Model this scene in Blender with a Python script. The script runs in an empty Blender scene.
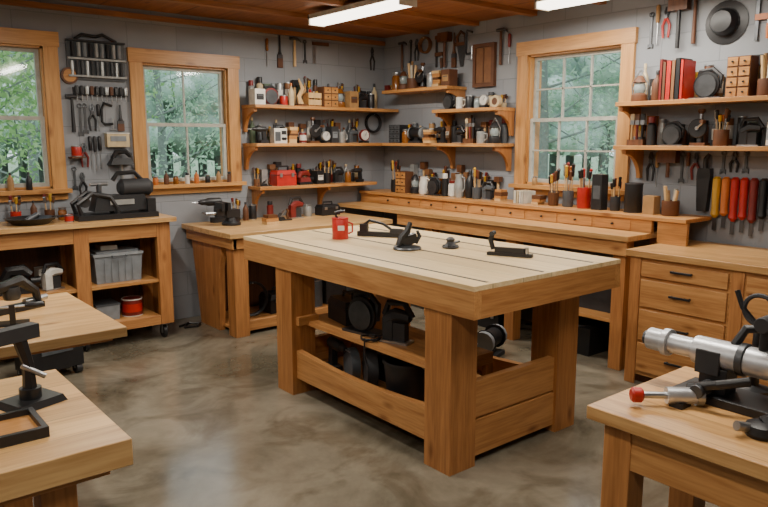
import bpy, bmesh, math, random
from mathutils import Matrix, Vector, Euler
R = random.Random(7)
rad = math.radians

# ------------------------------------------------------------------ materials
def hexc(h):
    h = h.lstrip('#'); v = [int(h[i:i+2], 16)/255 for i in (0, 2, 4)]
    return tuple((c/12.92 if c <= .04045 else ((c+.055)/1.055)**2.4) for c in v) + (1,)
_mc = {}
def pm(h, rough=.5, metal=0., var=.12, em=0.):
    k = (h, rough, metal, em)
    if k in _mc: return _mc[k]
    m = bpy.data.materials.new('mat_'+h.strip('#')+'_%d' % len(_mc)); m.use_nodes = True
    nt = m.node_tree; b = nt.nodes['Principled BSDF']
    c = hexc(h)
    tc = nt.nodes.new('ShaderNodeTexCoord'); n = nt.nodes.new('ShaderNodeTexNoise')
    n.inputs['Scale'].default_value = 18; n.inputs['Detail'].default_value = 3
    nt.links.new(tc.outputs['Object'], n.inputs['Vector'])
    r = nt.nodes.new('ShaderNodeValToRGB')
    r.color_ramp.elements[0].position = .3; r.color_ramp.elements[1].position = .7
    r.color_ramp.elements[0].color = tuple(x*(1-var*1.5) for x in c[:3])+(1,)
    r.color_ramp.elements[1].color = tuple(min(1, x*(1+var)) for x in c[:3])+(1,)
    nt.links.new(n.outputs['Fac'], r.inputs['Fac']); nt.links.new(r.outputs['Color'], b.inputs['Base Color'])
    b.inputs['Roughness'].default_value = rough; b.inputs['Metallic'].default_value = metal
    if em:
        b.inputs['Emission Color'].default_value = c; b.inputs['Emission Strength'].default_value = em
    _mc[k] = m; return m

def wood(name, light, dark, axis='y', rough=.42, strip=0., stripaxis=None, knots=True, contrast=1.):
    m = bpy.data.materials.new(name); m.use_nodes = True
    nt = m.node_tree; N = nt.nodes; L = nt.links; b = N['Principled BSDF']
    tc = N.new('ShaderNodeTexCoord'); mp = N.new('ShaderNodeMapping')
    s = {'x': (.7, 11, 11), 'y': (11, .7, 11), 'z': (11, 11, .7)}[axis]
    mp.inputs['Scale'].default_value = s
    L.new(tc.outputs['Object'], mp.inputs['Vector'])
    n1 = N.new('ShaderNodeTexNoise'); n1.inputs['Scale'].default_value = 1.3; n1.inputs['Detail'].default_value = 5
    n1.inputs['Distortion'].default_value = 1.2; L.new(mp.outputs[0], n1.inputs['Vector'])
    n2 = N.new('ShaderNodeTexNoise'); n2.inputs['Scale'].default_value = 9; n2.inputs['Detail'].default_value = 4
    L.new(mp.outputs[0], n2.inputs['Vector'])
    mx = N.new('ShaderNodeMath'); mx.operation = 'MULTIPLY_ADD'; mx.inputs[1].default_value = .45
    L.new(n2.outputs['Fac'], mx.inputs[0])
    m2 = N.new('ShaderNodeMath'); m2.operation = 'MULTIPLY'; m2.inputs[1].default_value = .6
    L.new(n1.outputs['Fac'], m2.inputs[0]); L.new(m2.outputs[0], mx.inputs[2])
    r = N.new('ShaderNodeValToRGB'); r.color_ramp.elements[0].position = .36; r.color_ramp.elements[1].position = .64
    r.color_ramp.elements[0].color = hexc(dark); r.color_ramp.elements[1].color = hexc(light)
    L.new(mx.outputs[0], r.inputs['Fac']); col = r.outputs['Color']
    if knots:
        mk = N.new('ShaderNodeMapping'); mk.inputs['Scale'].default_value = tuple(2.2 if v < 1 else 5.5 for v in s)
        L.new(tc.outputs['Object'], mk.inputs['Vector'])
        v = N.new('ShaderNodeTexVoronoi'); v.inputs['Scale'].default_value = 1.
        L.new(mk.outputs[0], v.inputs['Vector'])
        kr = N.new('ShaderNodeValToRGB'); kr.color_ramp.elements[0].position = .03; kr.color_ramp.elements[1].position = .13
        kr.color_ramp.elements[0].color = (.35, .22, .14, 1); kr.color_ramp.elements[1].color = (1, 1, 1, 1)
        L.new(v.outputs['Distance'], kr.inputs['Fac'])
        mm = N.new('ShaderNodeMix'); mm.data_type = 'RGBA'; mm.blend_type = 'MULTIPLY'; mm.inputs[0].default_value = .75
        L.new(col, mm.inputs[6]); L.new(kr.outputs['Color'], mm.inputs[7]); col = mm.outputs[2]
    if strip:
        sx = N.new('ShaderNodeSeparateXYZ'); L.new(tc.outputs['Object'], sx.inputs[0])
        a = N.new('ShaderNodeMath'); a.operation = 'MULTIPLY'; a.inputs[1].default_value = 1/strip
        L.new(sx.outputs['XYZ'.index((stripaxis or 'x').upper())], a.inputs[0])
        f = N.new('ShaderNodeMath'); f.operation = 'FLOOR'; L.new(a.outputs[0], f.inputs[0])
        w = N.new('ShaderNodeTexWhiteNoise'); w.noise_dimensions = '1D'; L.new(f.outputs[0], w.inputs['W'])
        mr = N.new('ShaderNodeMapRange'); mr.inputs['To Min'].default_value = .82; mr.inputs['To Max'].default_value = 1.1
        L.new(w.outputs['Value'], mr.inputs['Value'])
        fr = N.new('ShaderNodeMath'); fr.operation = 'FRACT'; L.new(a.outputs[0], fr.inputs[0])
        gt = N.new('ShaderNodeMath'); gt.operation = 'GREATER_THAN'; gt.inputs[1].default_value = .03; L.new(fr.outputs[0], gt.inputs[0])
        g2 = N.new('ShaderNodeMapRange'); g2.inputs['To Min'].default_value = .6; L.new(gt.outputs[0], g2.inputs['Value'])
        mu = N.new('ShaderNodeMath'); mu.operation = 'MULTIPLY'; L.new(mr.outputs[0], mu.inputs[0]); L.new(g2.outputs[0], mu.inputs[1])
        vm = N.new('ShaderNodeVectorMath'); vm.operation = 'SCALE'; L.new(col, vm.inputs[0]); L.new(mu.outputs[0], vm.inputs['Scale'])
        col = vm.outputs[0]
    L.new(col, b.inputs['Base Color']); b.inputs['Roughness'].default_value = rough
    bp = N.new('ShaderNodeBump'); bp.inputs['Strength'].default_value = .12; bp.inputs['Distance'].default_value = .004
    L.new(mx.outputs[0], bp.inputs['Height']); L.new(bp.outputs[0], b.inputs['Normal'])
    return m

WX = wood('wood_pine_x', '#be8850', '#966032', 'x'); WY = wood('wood_pine_y', '#c48f56', '#9c6636', 'y'); WZ = wood('wood_pine_z', '#b87e48', '#8e5a2e', 'z')
WTOP = wood('wood_maple_top', '#e6cea0', '#cfae7c', 'y', .36, strip=.20, stripaxis='x', knots=False)
WTOPX = wood('wood_top_x', '#d6ad74', '#b38650', 'x', .36, strip=.14, stripaxis='y')
WTOPY = wood('wood_top_y', '#d0a369', '#aa7a46', 'y', .36, strip=.14, stripaxis='x')
WSH = wood('wood_shelf_x', '#c38d52', '#9b6835', 'x', .4); WSHY = wood('wood_shelf_y', '#c38d52', '#9b6835', 'y', .4)
WTRZ = wood('wood_trim_z', '#c69254', '#a46f39', 'z', .4); WTRX = wood('wood_trim_x', '#c69254', '#a46f39', 'x', .4); WTRY = wood('wood_trim_y', '#c69254', '#a46f39', 'y', .4)
WDK = wood('wood_dark', '#6b4328', '#452a17', 'z'); WPALE = wood('wood_pale', '#d6b482', '#bb935e', 'z', knots=False)
WCEIL = wood('wood_ceiling', '#9a6238', '#754625', 'y', .6, strip=.6, stripaxis='x')
WJOI = wood('wood_joist', '#a56c3d', '#7c4e2a', 'x', .6)

BLK = pm('#1c1c1e', .42); BLK2 = pm('#2b2b2d', .6); STEEL = pm('#b0b2b4', .3, .9); DKSTEEL = pm('#5a5c5f', .4, .8); ALU = pm('#c4c5c7', .38, .7)
RED = pm('#b0241b', .38); DRED = pm('#73201b', .45); WHITE = pm('#d2cec4', .5); GREY = pm('#7b8084', .5); DGREY = pm('#4b4f53', .5)
ORG = pm('#c06a28', .45); YEL = pm('#c0932f', .45); CREAM = pm('#c4b08a', .6); BROWN = pm('#5f3a22', .6); LEATH = pm('#79502f', .6)
BLUE = pm('#36557a', .45); GREEN = pm('#4a5a45', .5); AMBER = pm('#85501f', .2); TAN = pm('#a07a4c', .6); GLASSY = pm('#8f9a9a', .12); PAPER = pm('#c2bcac', .8)
SILV = pm('#a4a6a4', .35, .4)

# ------------------------------------------------------------------ mesh builder
class B:
    def __init__(s):
        s.bm = bmesh.new(); s.m = []
    def mi(s, m):
        if m not in s.m: s.m.append(m)
        return s.m.index(m)
    def add(s, vs, fs, mat, M=None):
        i = s.mi(mat); bv = [s.bm.verts.new((M @ Vector(v)) if M else v) for v in vs]
        for f in fs:
            try:
                q = s.bm.faces.new([bv[k] for k in f]); q.material_index = i; q.smooth = True
            except Exception: pass
    def box(s, c, d, mat, rot=None, taper=1.):
        x, y, z = d[0]/2, d[1]/2, d[2]/2; t = taper
        vs = [(-x, -y, -z), (x, -y, -z), (x, y, -z), (-x, y, -z), (-x*t, -y*t, z), (x*t, -y*t, z), (x*t, y*t, z), (-x*t, y*t, z)]
        M = Matrix.Translation(c)
        if rot: M = M @ Euler([rad(a) for a in rot]).to_matrix().to_4x4()
        s.add(vs, [(3, 2, 1, 0), (4, 5, 6, 7), (0, 1, 5, 4), (1, 2, 6, 5), (2, 3, 7, 6), (3, 0, 4, 7)], mat, M)
    def bb(s, a, b, mat):
        s.box([(a[i]+b[i])/2 for i in range(3)], [abs(b[i]-a[i]) for i in range(3)], mat)
    def lathe(s, prof, mat, p0=(0, 0, 0), ax=(0, 0, 1), n=18):
        q = Vector((0, 0, 1)).rotation_difference(Vector(ax).normalized()).to_matrix().to_4x4()
        M = Matrix.Translation(p0) @ q
        vs = []; fs = []
        for r, z in prof:
            for k in range(n):
                a = 2*math.pi*k/n; vs.append((max(r, 1e-4)*math.cos(a), max(r, 1e-4)*math.sin(a), z))
        for j in range(len(prof)-1):
            for k in range(n):
                a = j*n+k; b2 = j*n+(k+1) % n; fs.append((a, b2, b2+n, a+n))
        fs.append(tuple(range(n-1, -1, -1))); o = (len(prof)-1)*n; fs.append(tuple(range(o, o+n)))
        s.add(vs, fs, mat, M)
    def cyl(s, p0, p1, r, mat, r2=None, n=14):
        d = Vector(p1)-Vector(p0)
        s.lathe([(r, 0), (r if r2 is None else r2, d.length)], mat, p0, d, n)
    def tube(s, pts, r, mat, n=7):
        pts = [Vector(p) for p in pts]; vs = []; fs = []; up = None
        for i, p in enumerate(pts):
            t = (pts[min(i+1, len(pts)-1)]-pts[max(i-1, 0)]).normalized()
            if up is None: up = t.orthogonal().normalized()
            u = (up-t*up.dot(t)).normalized(); up = u; w = t.cross(u)
            rr = r[i] if isinstance(r, (list, tuple)) else r
            for k in range(n):
                a = 2*math.pi*k/n; vs.append(p+u*math.cos(a)*rr+w*math.sin(a)*rr)
        for j in range(len(pts)-1):
            for k in range(n):
                a = j*n+k; b2 = j*n+(k+1) % n; fs.append((a, b2, b2+n, a+n))
        fs.append(tuple(range(n-1, -1, -1))); o = (len(pts)-1)*n; fs.append(tuple(range(o, o+n)))
        s.add(vs, fs, mat)
    def prism(s, poly, t, mat, c=(0, 0, 0), rot=None):   # polygon in XZ, thickness along Y
        n = len(poly); vs = [(x, -t/2, z) for x, z in poly]+[(x, t/2, z) for x, z in poly]
        fs = [tuple(range(n)), tuple(range(2*n-1, n-1, -1))]+[(i, i+n, (i+1) % n+n, (i+1) % n) for i in range(n)]
        M = Matrix.Translation(c)
        if rot: M = M @ Euler([rad(a) for a in rot]).to_matrix().to_4x4()
        s.add(vs, fs, mat, M)
    def ball(s, c, r, mat, n=14):
        if not isinstance(r, (tuple, list)): r = (r, r, r)
        vs = []; fs = []; m = 8
        for j in range(m+1):
            ph = math.pi*j/m
            for k in range(n):
                a = 2*math.pi*k/n; vs.append((c[0]+r[0]*max(math.sin(ph), .01)*math.cos(a), c[1]+r[1]*max(math.sin(ph), .01)*math.sin(a), c[2]-r[2]*math.cos(ph)))
        for j in range(m):
            for k in range(n):
                a = j*n+k; b2 = j*n+(k+1) % n; fs.append((a, b2, b2+n, a+n))
        fs.append(tuple(range(n-1, -1, -1))); o = m*n; fs.append(tuple(range(o, o+n)))
        s.add(vs, fs, mat)
    def ring(s, c, R0, r, mat, ax='z', n=22):
        pts = []
        for k in range(n+1):
            a = 2*math.pi*k/n; x, y = R0*math.cos(a), R0*math.sin(a)
            pts.append({'z': (c[0]+x, c[1]+y, c[2]), 'y': (c[0]+x, c[1], c[2]+y), 'x': (c[0], c[1]+x, c[2]+y)}[ax])
        s.tube(pts, r, mat)
    def done(s, name, loc=(0, 0, 0), rz=0, sc=1., bevel=0., rot=None):
        bmesh.ops.recalc_face_normals(s.bm, faces=s.bm.faces)
        me = bpy.data.meshes.new(name); s.bm.to_mesh(me); s.bm.free()
        for m in s.m: me.materials.append(m)
        me.set_sharp_from_angle(angle=rad(38))
        o = bpy.data.objects.new(name, me); bpy.context.collection.objects.link(o)
        o.location = loc; o.rotation_euler = rot if rot else (0, 0, rad(rz)); o.scale = (sc,)*3
        if bevel:
            md = o.modifiers.new('bevel', 'BEVEL'); md.width = bevel; md.segments = 2; md.limit_method = 'ANGLE'
        return o

# ------------------------------------------------------------------ room shell
XW, YW, H = 4.56, 5.57, 2.50
X0, Y0 = -1.6, -1.6
def blockwall(name, comp):
    m = bpy.data.materials.new(name); m.use_nodes = True; nt = m.node_tree; N = nt.nodes; L = nt.links; b = N['Principled BSDF']
    tc = N.new('ShaderNodeTexCoord'); sx = N.new('ShaderNodeSeparateXYZ'); cx = N.new('ShaderNodeCombineXYZ')
    L.new(tc.outputs['Object'], sx.inputs[0]); L.new(sx.outputs[comp], cx.inputs[0]); L.new(sx.outputs[2], cx.inputs[1])
    br = N.new('ShaderNodeTexBrick'); L.new(cx.outputs[0], br.inputs['Vector'])
    br.inputs['Scale'].default_value = 1; br.inputs['Brick Width'].default_value = .40; br.inputs['Row Height'].default_value = .20
    br.inputs['Mortar Size'].default_value = .005; br.inputs['Mortar Smooth'].default_value = .8
    br.inputs['Color1'].default_value = hexc('#8e9195'); br.inputs['Color2'].default_value = hexc('#878a8f'); br.inputs['Mortar'].default_value = hexc('#7b7e83')
    n = N.new('ShaderNodeTexNoise'); n.inputs['Scale'].default_value = 2.5; n.inputs['Detail'].default_value = 6
    L.new(tc.outputs['Object'], n.inputs['Vector'])
    mr = N.new('ShaderNodeMapRange'); mr.inputs['To Min'].default_value = .76; mr.inputs['To Max'].default_value = 1.16; L.new(n.outputs['Fac'], mr.inputs[0])
    vm = N.new('ShaderNodeVectorMath'); vm.operation = 'SCALE'; L.new(br.outputs['Color'], vm.inputs[0]); L.new(mr.outputs[0], vm.inputs['Scale'])
    L.new(vm.outputs[0], b.inputs['Base Color']); b.inputs['Roughness'].default_value = .7
    n3 = N.new('ShaderNodeTexNoise'); n3.inputs['Scale'].default_value = 90; L.new(tc.outputs['Object'], n3.inputs['Vector'])
    ad = N.new('ShaderNodeMath'); ad.operation = 'MULTIPLY_ADD'; ad.inputs[1].default_value = -1.; L.new(br.outputs['Fac'], ad.inputs[0])
    sm = N.new('ShaderNodeMath'); sm.operation = 'MULTIPLY'; sm.inputs[1].default_value = .3; L.new(n3.outputs['Fac'], sm.inputs[0]); L.new(sm.outputs[0], ad.inputs[2])
    bp = N.new('ShaderNodeBump'); bp.inputs['Strength'].default_value = .35; bp.inputs['Distance'].default_value = .004
    L.new(ad.outputs[0], bp.inputs['Height']); L.new(bp.outputs[0], b.inputs['Normal'])
    return m
WALLX = blockwall('painted_block_x', 0); WALLY = blockwall('painted_block_y', 1)

fl = bpy.data.materials.new('polished_concrete'); fl.use_nodes = True
nt = fl.node_tree; N = nt.nodes; L = nt.links; b = N['Principled BSDF']
tc = N.new('ShaderNodeTexCoord')
n1 = N.new('ShaderNodeTexNoise'); n1.inputs['Scale'].default_value = .9; n1.inputs['Detail'].default_value = 8; n1.inputs['Roughness'].default_value = .62; n1.inputs['Distortion'].default_value = .8
L.new(tc.outputs['Object'], n1.inputs['Vector'])
r = N.new('ShaderNodeValToRGB'); r.color_ramp.elements[0].position = .36; r.color_ramp.elements[1].position = .64
r.color_ramp.elements[0].color = hexc('#5c5546'); r.color_ramp.elements[1].color = hexc('#8b8373')
L.new(n1.outputs['Fac'], r.inputs['Fac'])
n2 = N.new('ShaderNodeTexNoise'); n2.inputs['Scale'].default_value = 9; n2.inputs['Detail'].default_value = 9; n2.inputs['Roughness'].default_value = .65
L.new(tc.outputs['Object'], n2.inputs['Vector'])
mr = N.new('ShaderNodeMapRange'); mr.inputs['To Min'].default_value = .70; mr.inputs['To Max'].default_value = 1.22; L.new(n2.outputs['Fac'], mr.inputs[0])
vm = N.new('ShaderNodeVectorMath'); vm.operation = 'SCALE'; L.new(r.outputs['Color'], vm.inputs[0]); L.new(mr.outputs[0], vm.inputs['Scale'])
n4 = N.new('ShaderNodeTexNoise'); n4.inputs['Scale'].default_value = 2.4; n4.inputs['Detail'].default_value = 7; n4.inputs['Distortion'].default_value = 1.5
L.new(tc.outputs['Object'], n4.inputs['Vector'])
r4 = N.new('ShaderNodeValToRGB'); r4.color_ramp.elements[0].position = .34; r4.color_ramp.elements[1].position = .50
r4.color_ramp.elements[0].color = (.60, .57, .52, 1); r4.color_ramp.elements[1].color = (1, 1, 1, 1); L.new(n4.outputs['Fac'], r4.inputs['Fac'])
mm = N.new('ShaderNodeMix'); mm.data_type = 'RGBA'; mm.blend_type = 'MULTIPLY'; mm.inputs[0].default_value = .85
L.new(vm.outputs[0], mm.inputs[6]); L.new(r4.outputs['Color'], mm.inputs[7]); L.new(mm.outputs[2], b.inputs['Base Color'])
m2 = N.new('ShaderNodeMapRange'); m2.inputs['To Min'].default_value = .06; m2.inputs['To Max'].default_value = .30; L.new(n1.outputs['Fac'], m2.inputs[0]); L.new(m2.outputs[0], b.inputs['Roughness'])
q = B(); q.bb((X0-.15, Y0-.15, -.1), (XW+.15, YW+.15, 0), fl); q.done('floor')

def wall(name, axis, const, sgn, a0, a1, openings, mat):
    q = B(); T = .15
    def seg(u0, u1, z0, z1):
        if u1-u0 < 1e-4 or z1-z0 < 1e-4: return
        if axis == 'x': q.bb((u0, const, z0), (u1, const+sgn*T, z1), mat)
        else: q.bb((const, u0, z0), (const+sgn*T, u1, z1), mat)
    u = a0
    for o in sorted(openings):
        seg(u, o[0], 0, H); seg(o[0], o[1], 0, o[2]); seg(o[0], o[1], o[3], H); u = o[1]
    seg(u, a1, 0, H)
    return q.done(name)
W1 = (.62, 1.385, 1.15, 2.165); W2 = (2.10, 2.83, 1.15, 2.10); W3 = (2.89, 3.73, 1.15, 2.17)
wall('wall_north', 'x', YW, 1, X0, XW+.15, [W1, W2], WALLX)
wall('wall_east', 'y', XW, 1, Y0, YW, [W3], WALLY)
wall('wall_south', 'x', Y0, -1, X0, XW+.15, [], WALLX)
wall('wall_west', 'y', X0, -1, Y0, YW, [], WALLY)
q = B(); q.bb((X0-.15, Y0-.15, H), (XW+.15, YW+.15, H+.1), WCEIL); q.done('ceiling')
q = B()
y = Y0+.3
while y < YW-.1:
    q.bb((X0+.01, y, H-.035), (XW-.01, y+.06, H), WJOI); y += .62
q.done('ceiling_joists')
q = B()
q.bb((X0+.01, YW-.03, H-.075), (XW-.01, YW, H-.036), WJOI); q.done('trim_1')

WINF = pm('#a9a79c', .5)
GL = bpy.data.materials.new('window_glass'); GL.use_nodes = True
nt = GL.node_tree; nt.nodes.clear(); o = nt.nodes.new('ShaderNodeOutputMaterial'); mx = nt.nodes.new('ShaderNodeMixShader')
t = nt.nodes.new('ShaderNodeBsdfTransparent'); g = nt.nodes.new('ShaderNodeBsdfGlossy'); g.inputs['Roughness'].default_value = .05
mx.inputs[0].default_value = .04; nt.links.new(t.outputs[0], mx.inputs[1]); nt.links.new(g.outputs[0], mx.inputs[2]); nt.links.new(mx.outputs[0], o.inputs[0])

def window(name, axis, const, W, cols, rows):
    u0, u1, z0, z1 = W; q = B(); tw = .10
    def bx(a0, a1, d0, d1, c0, c1, m):
        if axis == 'x': q.bb((a0, const+d0, c0), (a1, const+d1, c1), m)
        else: q.bb((const+d0, a0, c0), (const+d1, a1, c1), m)
    HT = WTRX if axis == 'x' else WTRY
    bx(u0-tw, u0, -.028, 0, z0-.04, z1, WTRZ); bx(u1, u1+tw, -.028, 0, z0-.04, z1, WTRZ)
    bx(u0-tw-.01, u1+tw+.01, -.034, 0, z1, z1+.105, HT)
    bx(u0-tw-.02, u1+tw+.02, -.075, 0, z0-.035, z0-.005, HT)
    bx(u0-tw, u1+tw, -.024, 0, z0-.085, z0-.036, HT)
    j = .014
    bx(u0, u0+j, 0, .14, z0, z1, WTRZ); bx(u1-j, u1, 0, .14, z0, z1, WTRZ); bx(u0, u1, 0, .14, z1-j, z1, HT); bx(u0, u1, 0, .14, z0-.005, z0+.014, HT)
    zm = (z0+z1)/2; fw = .028
    for (a, c, dd) in ((z0+.014, zm+.014, .015), (zm-.014, z1-j, .047)):
        bx(u0+j, u0+j+fw, dd, dd+.03, a, c, WINF); bx(u1-j-fw, u1-j, dd, dd+.03, a, c, WINF)
        bx(u0+j+fw, u1-j-fw, dd, dd+.03, a, a+fw, WINF); bx(u0+j+fw, u1-j-fw, dd, dd+.03, c-fw, c, WINF)
        iu0, iu1 = u0+j+fw, u1-j-fw
        for k in range(1, cols):
            uu = iu0+(iu1-iu0)*k/cols; bx(uu-.006, uu+.006, dd+.004, dd+.026, a+fw, c-fw, WINF)
        for k in range(1, rows):
            zz = a+fw+(c-a-2*fw)*k/rows; bx(iu0, iu1, dd+.004, dd+.026, zz-.006, zz+.006, WINF)
        bx(iu0, iu1, dd+.013, dd+.016, a+fw, c-fw, GL)
    q.done(name, bevel=0)
window('window_1', 'x', YW, W1, 2, 1); window('window_2', 'x', YW, W2, 2, 1); window('window_3', 'y', XW, W3, 3, 2)

# ------------------------------------------------------------------ outdoors
gm = pm('#8fa685', .9); q = B(); q.bb((-60, 5.9, -.6), (80, 90, -.5), gm); q.bb((4.9, -60, -.6), (80, 5.9, -.5), gm); q.done('lawn')
BARK = pm('#7f8882', .9)  # bark greyed and paled, mist painted into its colour
def leafmat(h):
    m = bpy.data.materials.new('leaf_'+h.strip('#')); m.use_nodes = True; nt = m.node_tree; nt.nodes.clear()
    o = nt.nodes.new('ShaderNodeOutputMaterial'); d = nt.nodes.new('ShaderNodeBsdfDiffuse'); t = nt.nodes.new('ShaderNodeBsdfTranslucent'); a = nt.nodes.new('ShaderNodeMixShader')
    n = nt.nodes.new('ShaderNodeTexNoise'); n.inputs['Scale'].default_value = 3; r = nt.nodes.new('ShaderNodeValToRGB'); c = hexc(h)
    r.color_ramp.elements[0].color = tuple(x*.8 for x in c[:3])+(1,); r.color_ramp.elements[1].color = tuple(min(1, x*1.15) for x in c[:3])+(1,)
    nt.links.new(n.outputs['Fac'], r.inputs['Fac']); nt.links.new(r.outputs[0], d.inputs[0]); nt.links.new(r.outputs[0], t.inputs[0])
    a.inputs[0].default_value = .5; nt.links.new(d.outputs[0], a.inputs[1]); nt.links.new(t.outputs[0], a.inputs[2]); nt.links.new(a.outputs[0], o.inputs[0]); return m
LEAFS = {'near': [leafmat('#9fc284'), leafmat('#8ab273'), leafmat('#bcd6a2')], 'mid': [leafmat('#a9c8ac'), leafmat('#97ba9c'), leafmat('#bfd8c1')]}  # greens paled so the outdoor mist is painted into the leaves
def tree(name, x, y, h, seed, kind, spread=.42, nl=60):
    r = random.Random(seed); q = B(); LF = LEAFS[kind]
    q.tube([(0, 0, 0), (.05, .02, h*.3), (-.06, .05, h*.6), (0, 0, h)], [.13, .1, .07, .02], BARK)
    tips = []
    for k in range(16):
        z = h*(.12+.83*k/16); a = r.uniform(0, 6.28); l = h*.34*(1.15-z/h)+.4
        e = (l*math.cos(a), l*math.sin(a), z+l*.45); m_ = (l*.5*math.cos(a+.2), l*.5*math.sin(a+.2), z+l*.15)
        q.tube([(0, 0, z), m_, e], [.03, .018, .008], BARK, 5); tips += [e, m_, ((e[0]+m_[0])/2, (e[1]+m_[1])/2, (e[2]+m_[2])/2)]
    for t_ in tips:
        for _ in range(nl):
            p = Vector((t_[0]+r.gauss(0, spread), t_[1]+r.gauss(0, spread), t_[2]+r.gauss(0, spread*.8)))
            s_ = r.uniform(.03, .08); u = Vector((r.uniform(-1, 1), r.uniform(-1, 1), r.uniform(-1, 1))).normalized(); w = u.orthogonal().normalized()
            q.add([p-u*s_, p+w*s_*.5, p+u*s_, p-w*s_*.5], [(0, 1, 2, 3)], LF[r.randrange(3)])
    q.done(name, (x, y, -.5))
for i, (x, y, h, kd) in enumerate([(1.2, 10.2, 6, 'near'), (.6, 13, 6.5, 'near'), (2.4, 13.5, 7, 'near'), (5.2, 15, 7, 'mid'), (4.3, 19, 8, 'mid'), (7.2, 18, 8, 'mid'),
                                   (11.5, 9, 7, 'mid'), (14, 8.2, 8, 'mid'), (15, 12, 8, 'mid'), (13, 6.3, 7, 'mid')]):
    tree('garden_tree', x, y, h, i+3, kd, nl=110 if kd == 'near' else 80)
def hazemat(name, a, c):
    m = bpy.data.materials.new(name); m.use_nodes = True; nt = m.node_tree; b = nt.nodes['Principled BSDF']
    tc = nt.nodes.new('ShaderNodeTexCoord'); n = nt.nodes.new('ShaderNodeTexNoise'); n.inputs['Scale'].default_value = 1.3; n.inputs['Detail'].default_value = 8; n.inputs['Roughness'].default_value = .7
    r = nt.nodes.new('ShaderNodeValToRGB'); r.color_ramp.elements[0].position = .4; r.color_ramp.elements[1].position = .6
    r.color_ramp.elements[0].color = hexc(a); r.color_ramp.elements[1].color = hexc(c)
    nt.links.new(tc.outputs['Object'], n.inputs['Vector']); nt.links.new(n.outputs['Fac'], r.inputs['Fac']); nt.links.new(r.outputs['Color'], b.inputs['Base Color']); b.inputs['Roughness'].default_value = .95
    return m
HZ = hazemat('far_foliage_haze', '#a3bfb0', '#cbdcd0')  # pale low-contrast greens paint distance haze into the treeline
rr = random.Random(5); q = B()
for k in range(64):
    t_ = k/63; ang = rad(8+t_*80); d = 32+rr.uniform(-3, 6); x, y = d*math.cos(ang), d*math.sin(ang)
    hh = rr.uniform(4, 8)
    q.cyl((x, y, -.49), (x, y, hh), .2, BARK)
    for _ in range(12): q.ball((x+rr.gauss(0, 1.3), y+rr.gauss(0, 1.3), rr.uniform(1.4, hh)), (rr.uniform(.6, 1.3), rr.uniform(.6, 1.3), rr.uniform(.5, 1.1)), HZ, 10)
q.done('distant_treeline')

w = bpy.data.worlds.new('overcast_sky'); bpy.context.scene.world = w; w.use_nodes = True
nt = w.node_tree; bg = nt.nodes['Background']
tc = nt.nodes.new('ShaderNodeTexCoord'); sx = nt.nodes.new('ShaderNodeSeparateXYZ'); r = nt.nodes.new('ShaderNodeValToRGB')
nt.links.new(tc.outputs['Generated'], sx.inputs[0]); nt.links.new(sx.outputs[2], r.inputs['Fac'])
r.color_ramp.elements[0].color = (.64, .75, .78, 1); r.color_ramp.elements[1].color = (.80, .90, 1, 1)
nt.links.new(r.outputs['Color'], bg.inputs['Color']); bg.inputs['Strength'].default_value = 2.3

# ------------------------------------------------------------------ lamps
EM = pm('#fff4e2', .4, 0, .01, 6)
def fixture(x, y, L_, axis, power):
    q = B(); hx, hy = (.075, L_/2) if axis == 'y' else (L_/2, .075)
    z = H-.036
    q.bb((-hx, -hy, z-.035), (hx, hy, z), WHITE)
    if axis == 'y': q.bb((-hx+.012, -hy+.015, z-.075), (hx-.012, hy-.015, z-.0355), EM)
    else: q.bb((-hx+.015, -hy+.012, z-.075), (hx-.015, hy-.012, z-.0355), EM)
    for s_ in (-1, 1):
        if axis == 'y': q.bb((-hx, s_*(hy-.007)-.007, z-.08), (hx, s_*(hy-.007)+.007, z), WHITE)
        else: q.bb((s_*(hx-.007)-.007, -hy, z-.08), (s_*(hx-.007)+.007, hy, z), WHITE)
    q.done('ceiling_or_fill_light', (x, y, 0))
    l = bpy.data.lights.new('tube_or_fill_light', 'AREA'); l.shape = 'RECTANGLE'; l.size = .12 if axis == 'y' else L_; l.size_y = L_ if axis == 'y' else .12
    l.energy = power; l.color = (1, .93, .82); o = bpy.data.objects.new('tube_or_fill_light', l); bpy.context.collection.objects.link(o); o.location = (x, y, z-.09)
for a in [(3.2, 4.2, 1.1, 'y', 48), (4.02, 2.6, 1.2, 'y', 34), (1.2, 3.6, 1.2, 'y', 38), (2.1, 1.3, 1.2, 'y', 34), (.2, .6, 1.2, 'y', 26), (-.6, 2.8, 1.2, 'y', 18)]: fixture(*a)  # last four fixtures hang out of view, added as fill light

# ------------------------------------------------------------------ main workbench
q = B(); x0, x1, y0, y1, zt = 2.09, 3.17, 1.96, 3.96, .90
q.bb((x0, y0, zt-.022), (x1, y1, zt), WTOP)
q.bb((x0, y0, zt-.145), (x0+.045, y1, zt-.023), WY); q.bb((x1-.045, y0, zt-.145), (x1, y1, zt-.023), WY)
q.bb((x0+.045, y0, zt-.145), (x1-.045, y0+.045, zt-.023), WX); q.bb((x0+.045, y1-.045, zt-.145), (x1-.045, y1, zt-.023), WX)
for a in ((2.10, 2.265), (2.865, 3.03)):
    for c in ((2.10, 2.27), (3.42, 3.59)):
        if a[0] < 2.2:
            q.bb((a[0]+.036, c[0], zt-.146), (a[1], c[1], zt-.0235), WZ); q.bb((a[0], c[0], 0), (a[1], c[1], zt-.1455), WZ)
        else: q.bb((a[0], c[0], 0), (a[1], c[1], zt-.0235), WZ)
pl = [(2.27, .10), (3.42, .10), (3.42, .27)]+[(3.42-1.15*k/10, .27-.03*math.sin(math.pi*k/10)) for k in range(1, 10)]+[(2.27, .27)]
q.prism(pl, .04, WY, (2.15, 0, 0), (0, 0, 90)); q.prism(pl, .04, WY, (3.0, 0, 0), (0, 0, 90))
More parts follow.
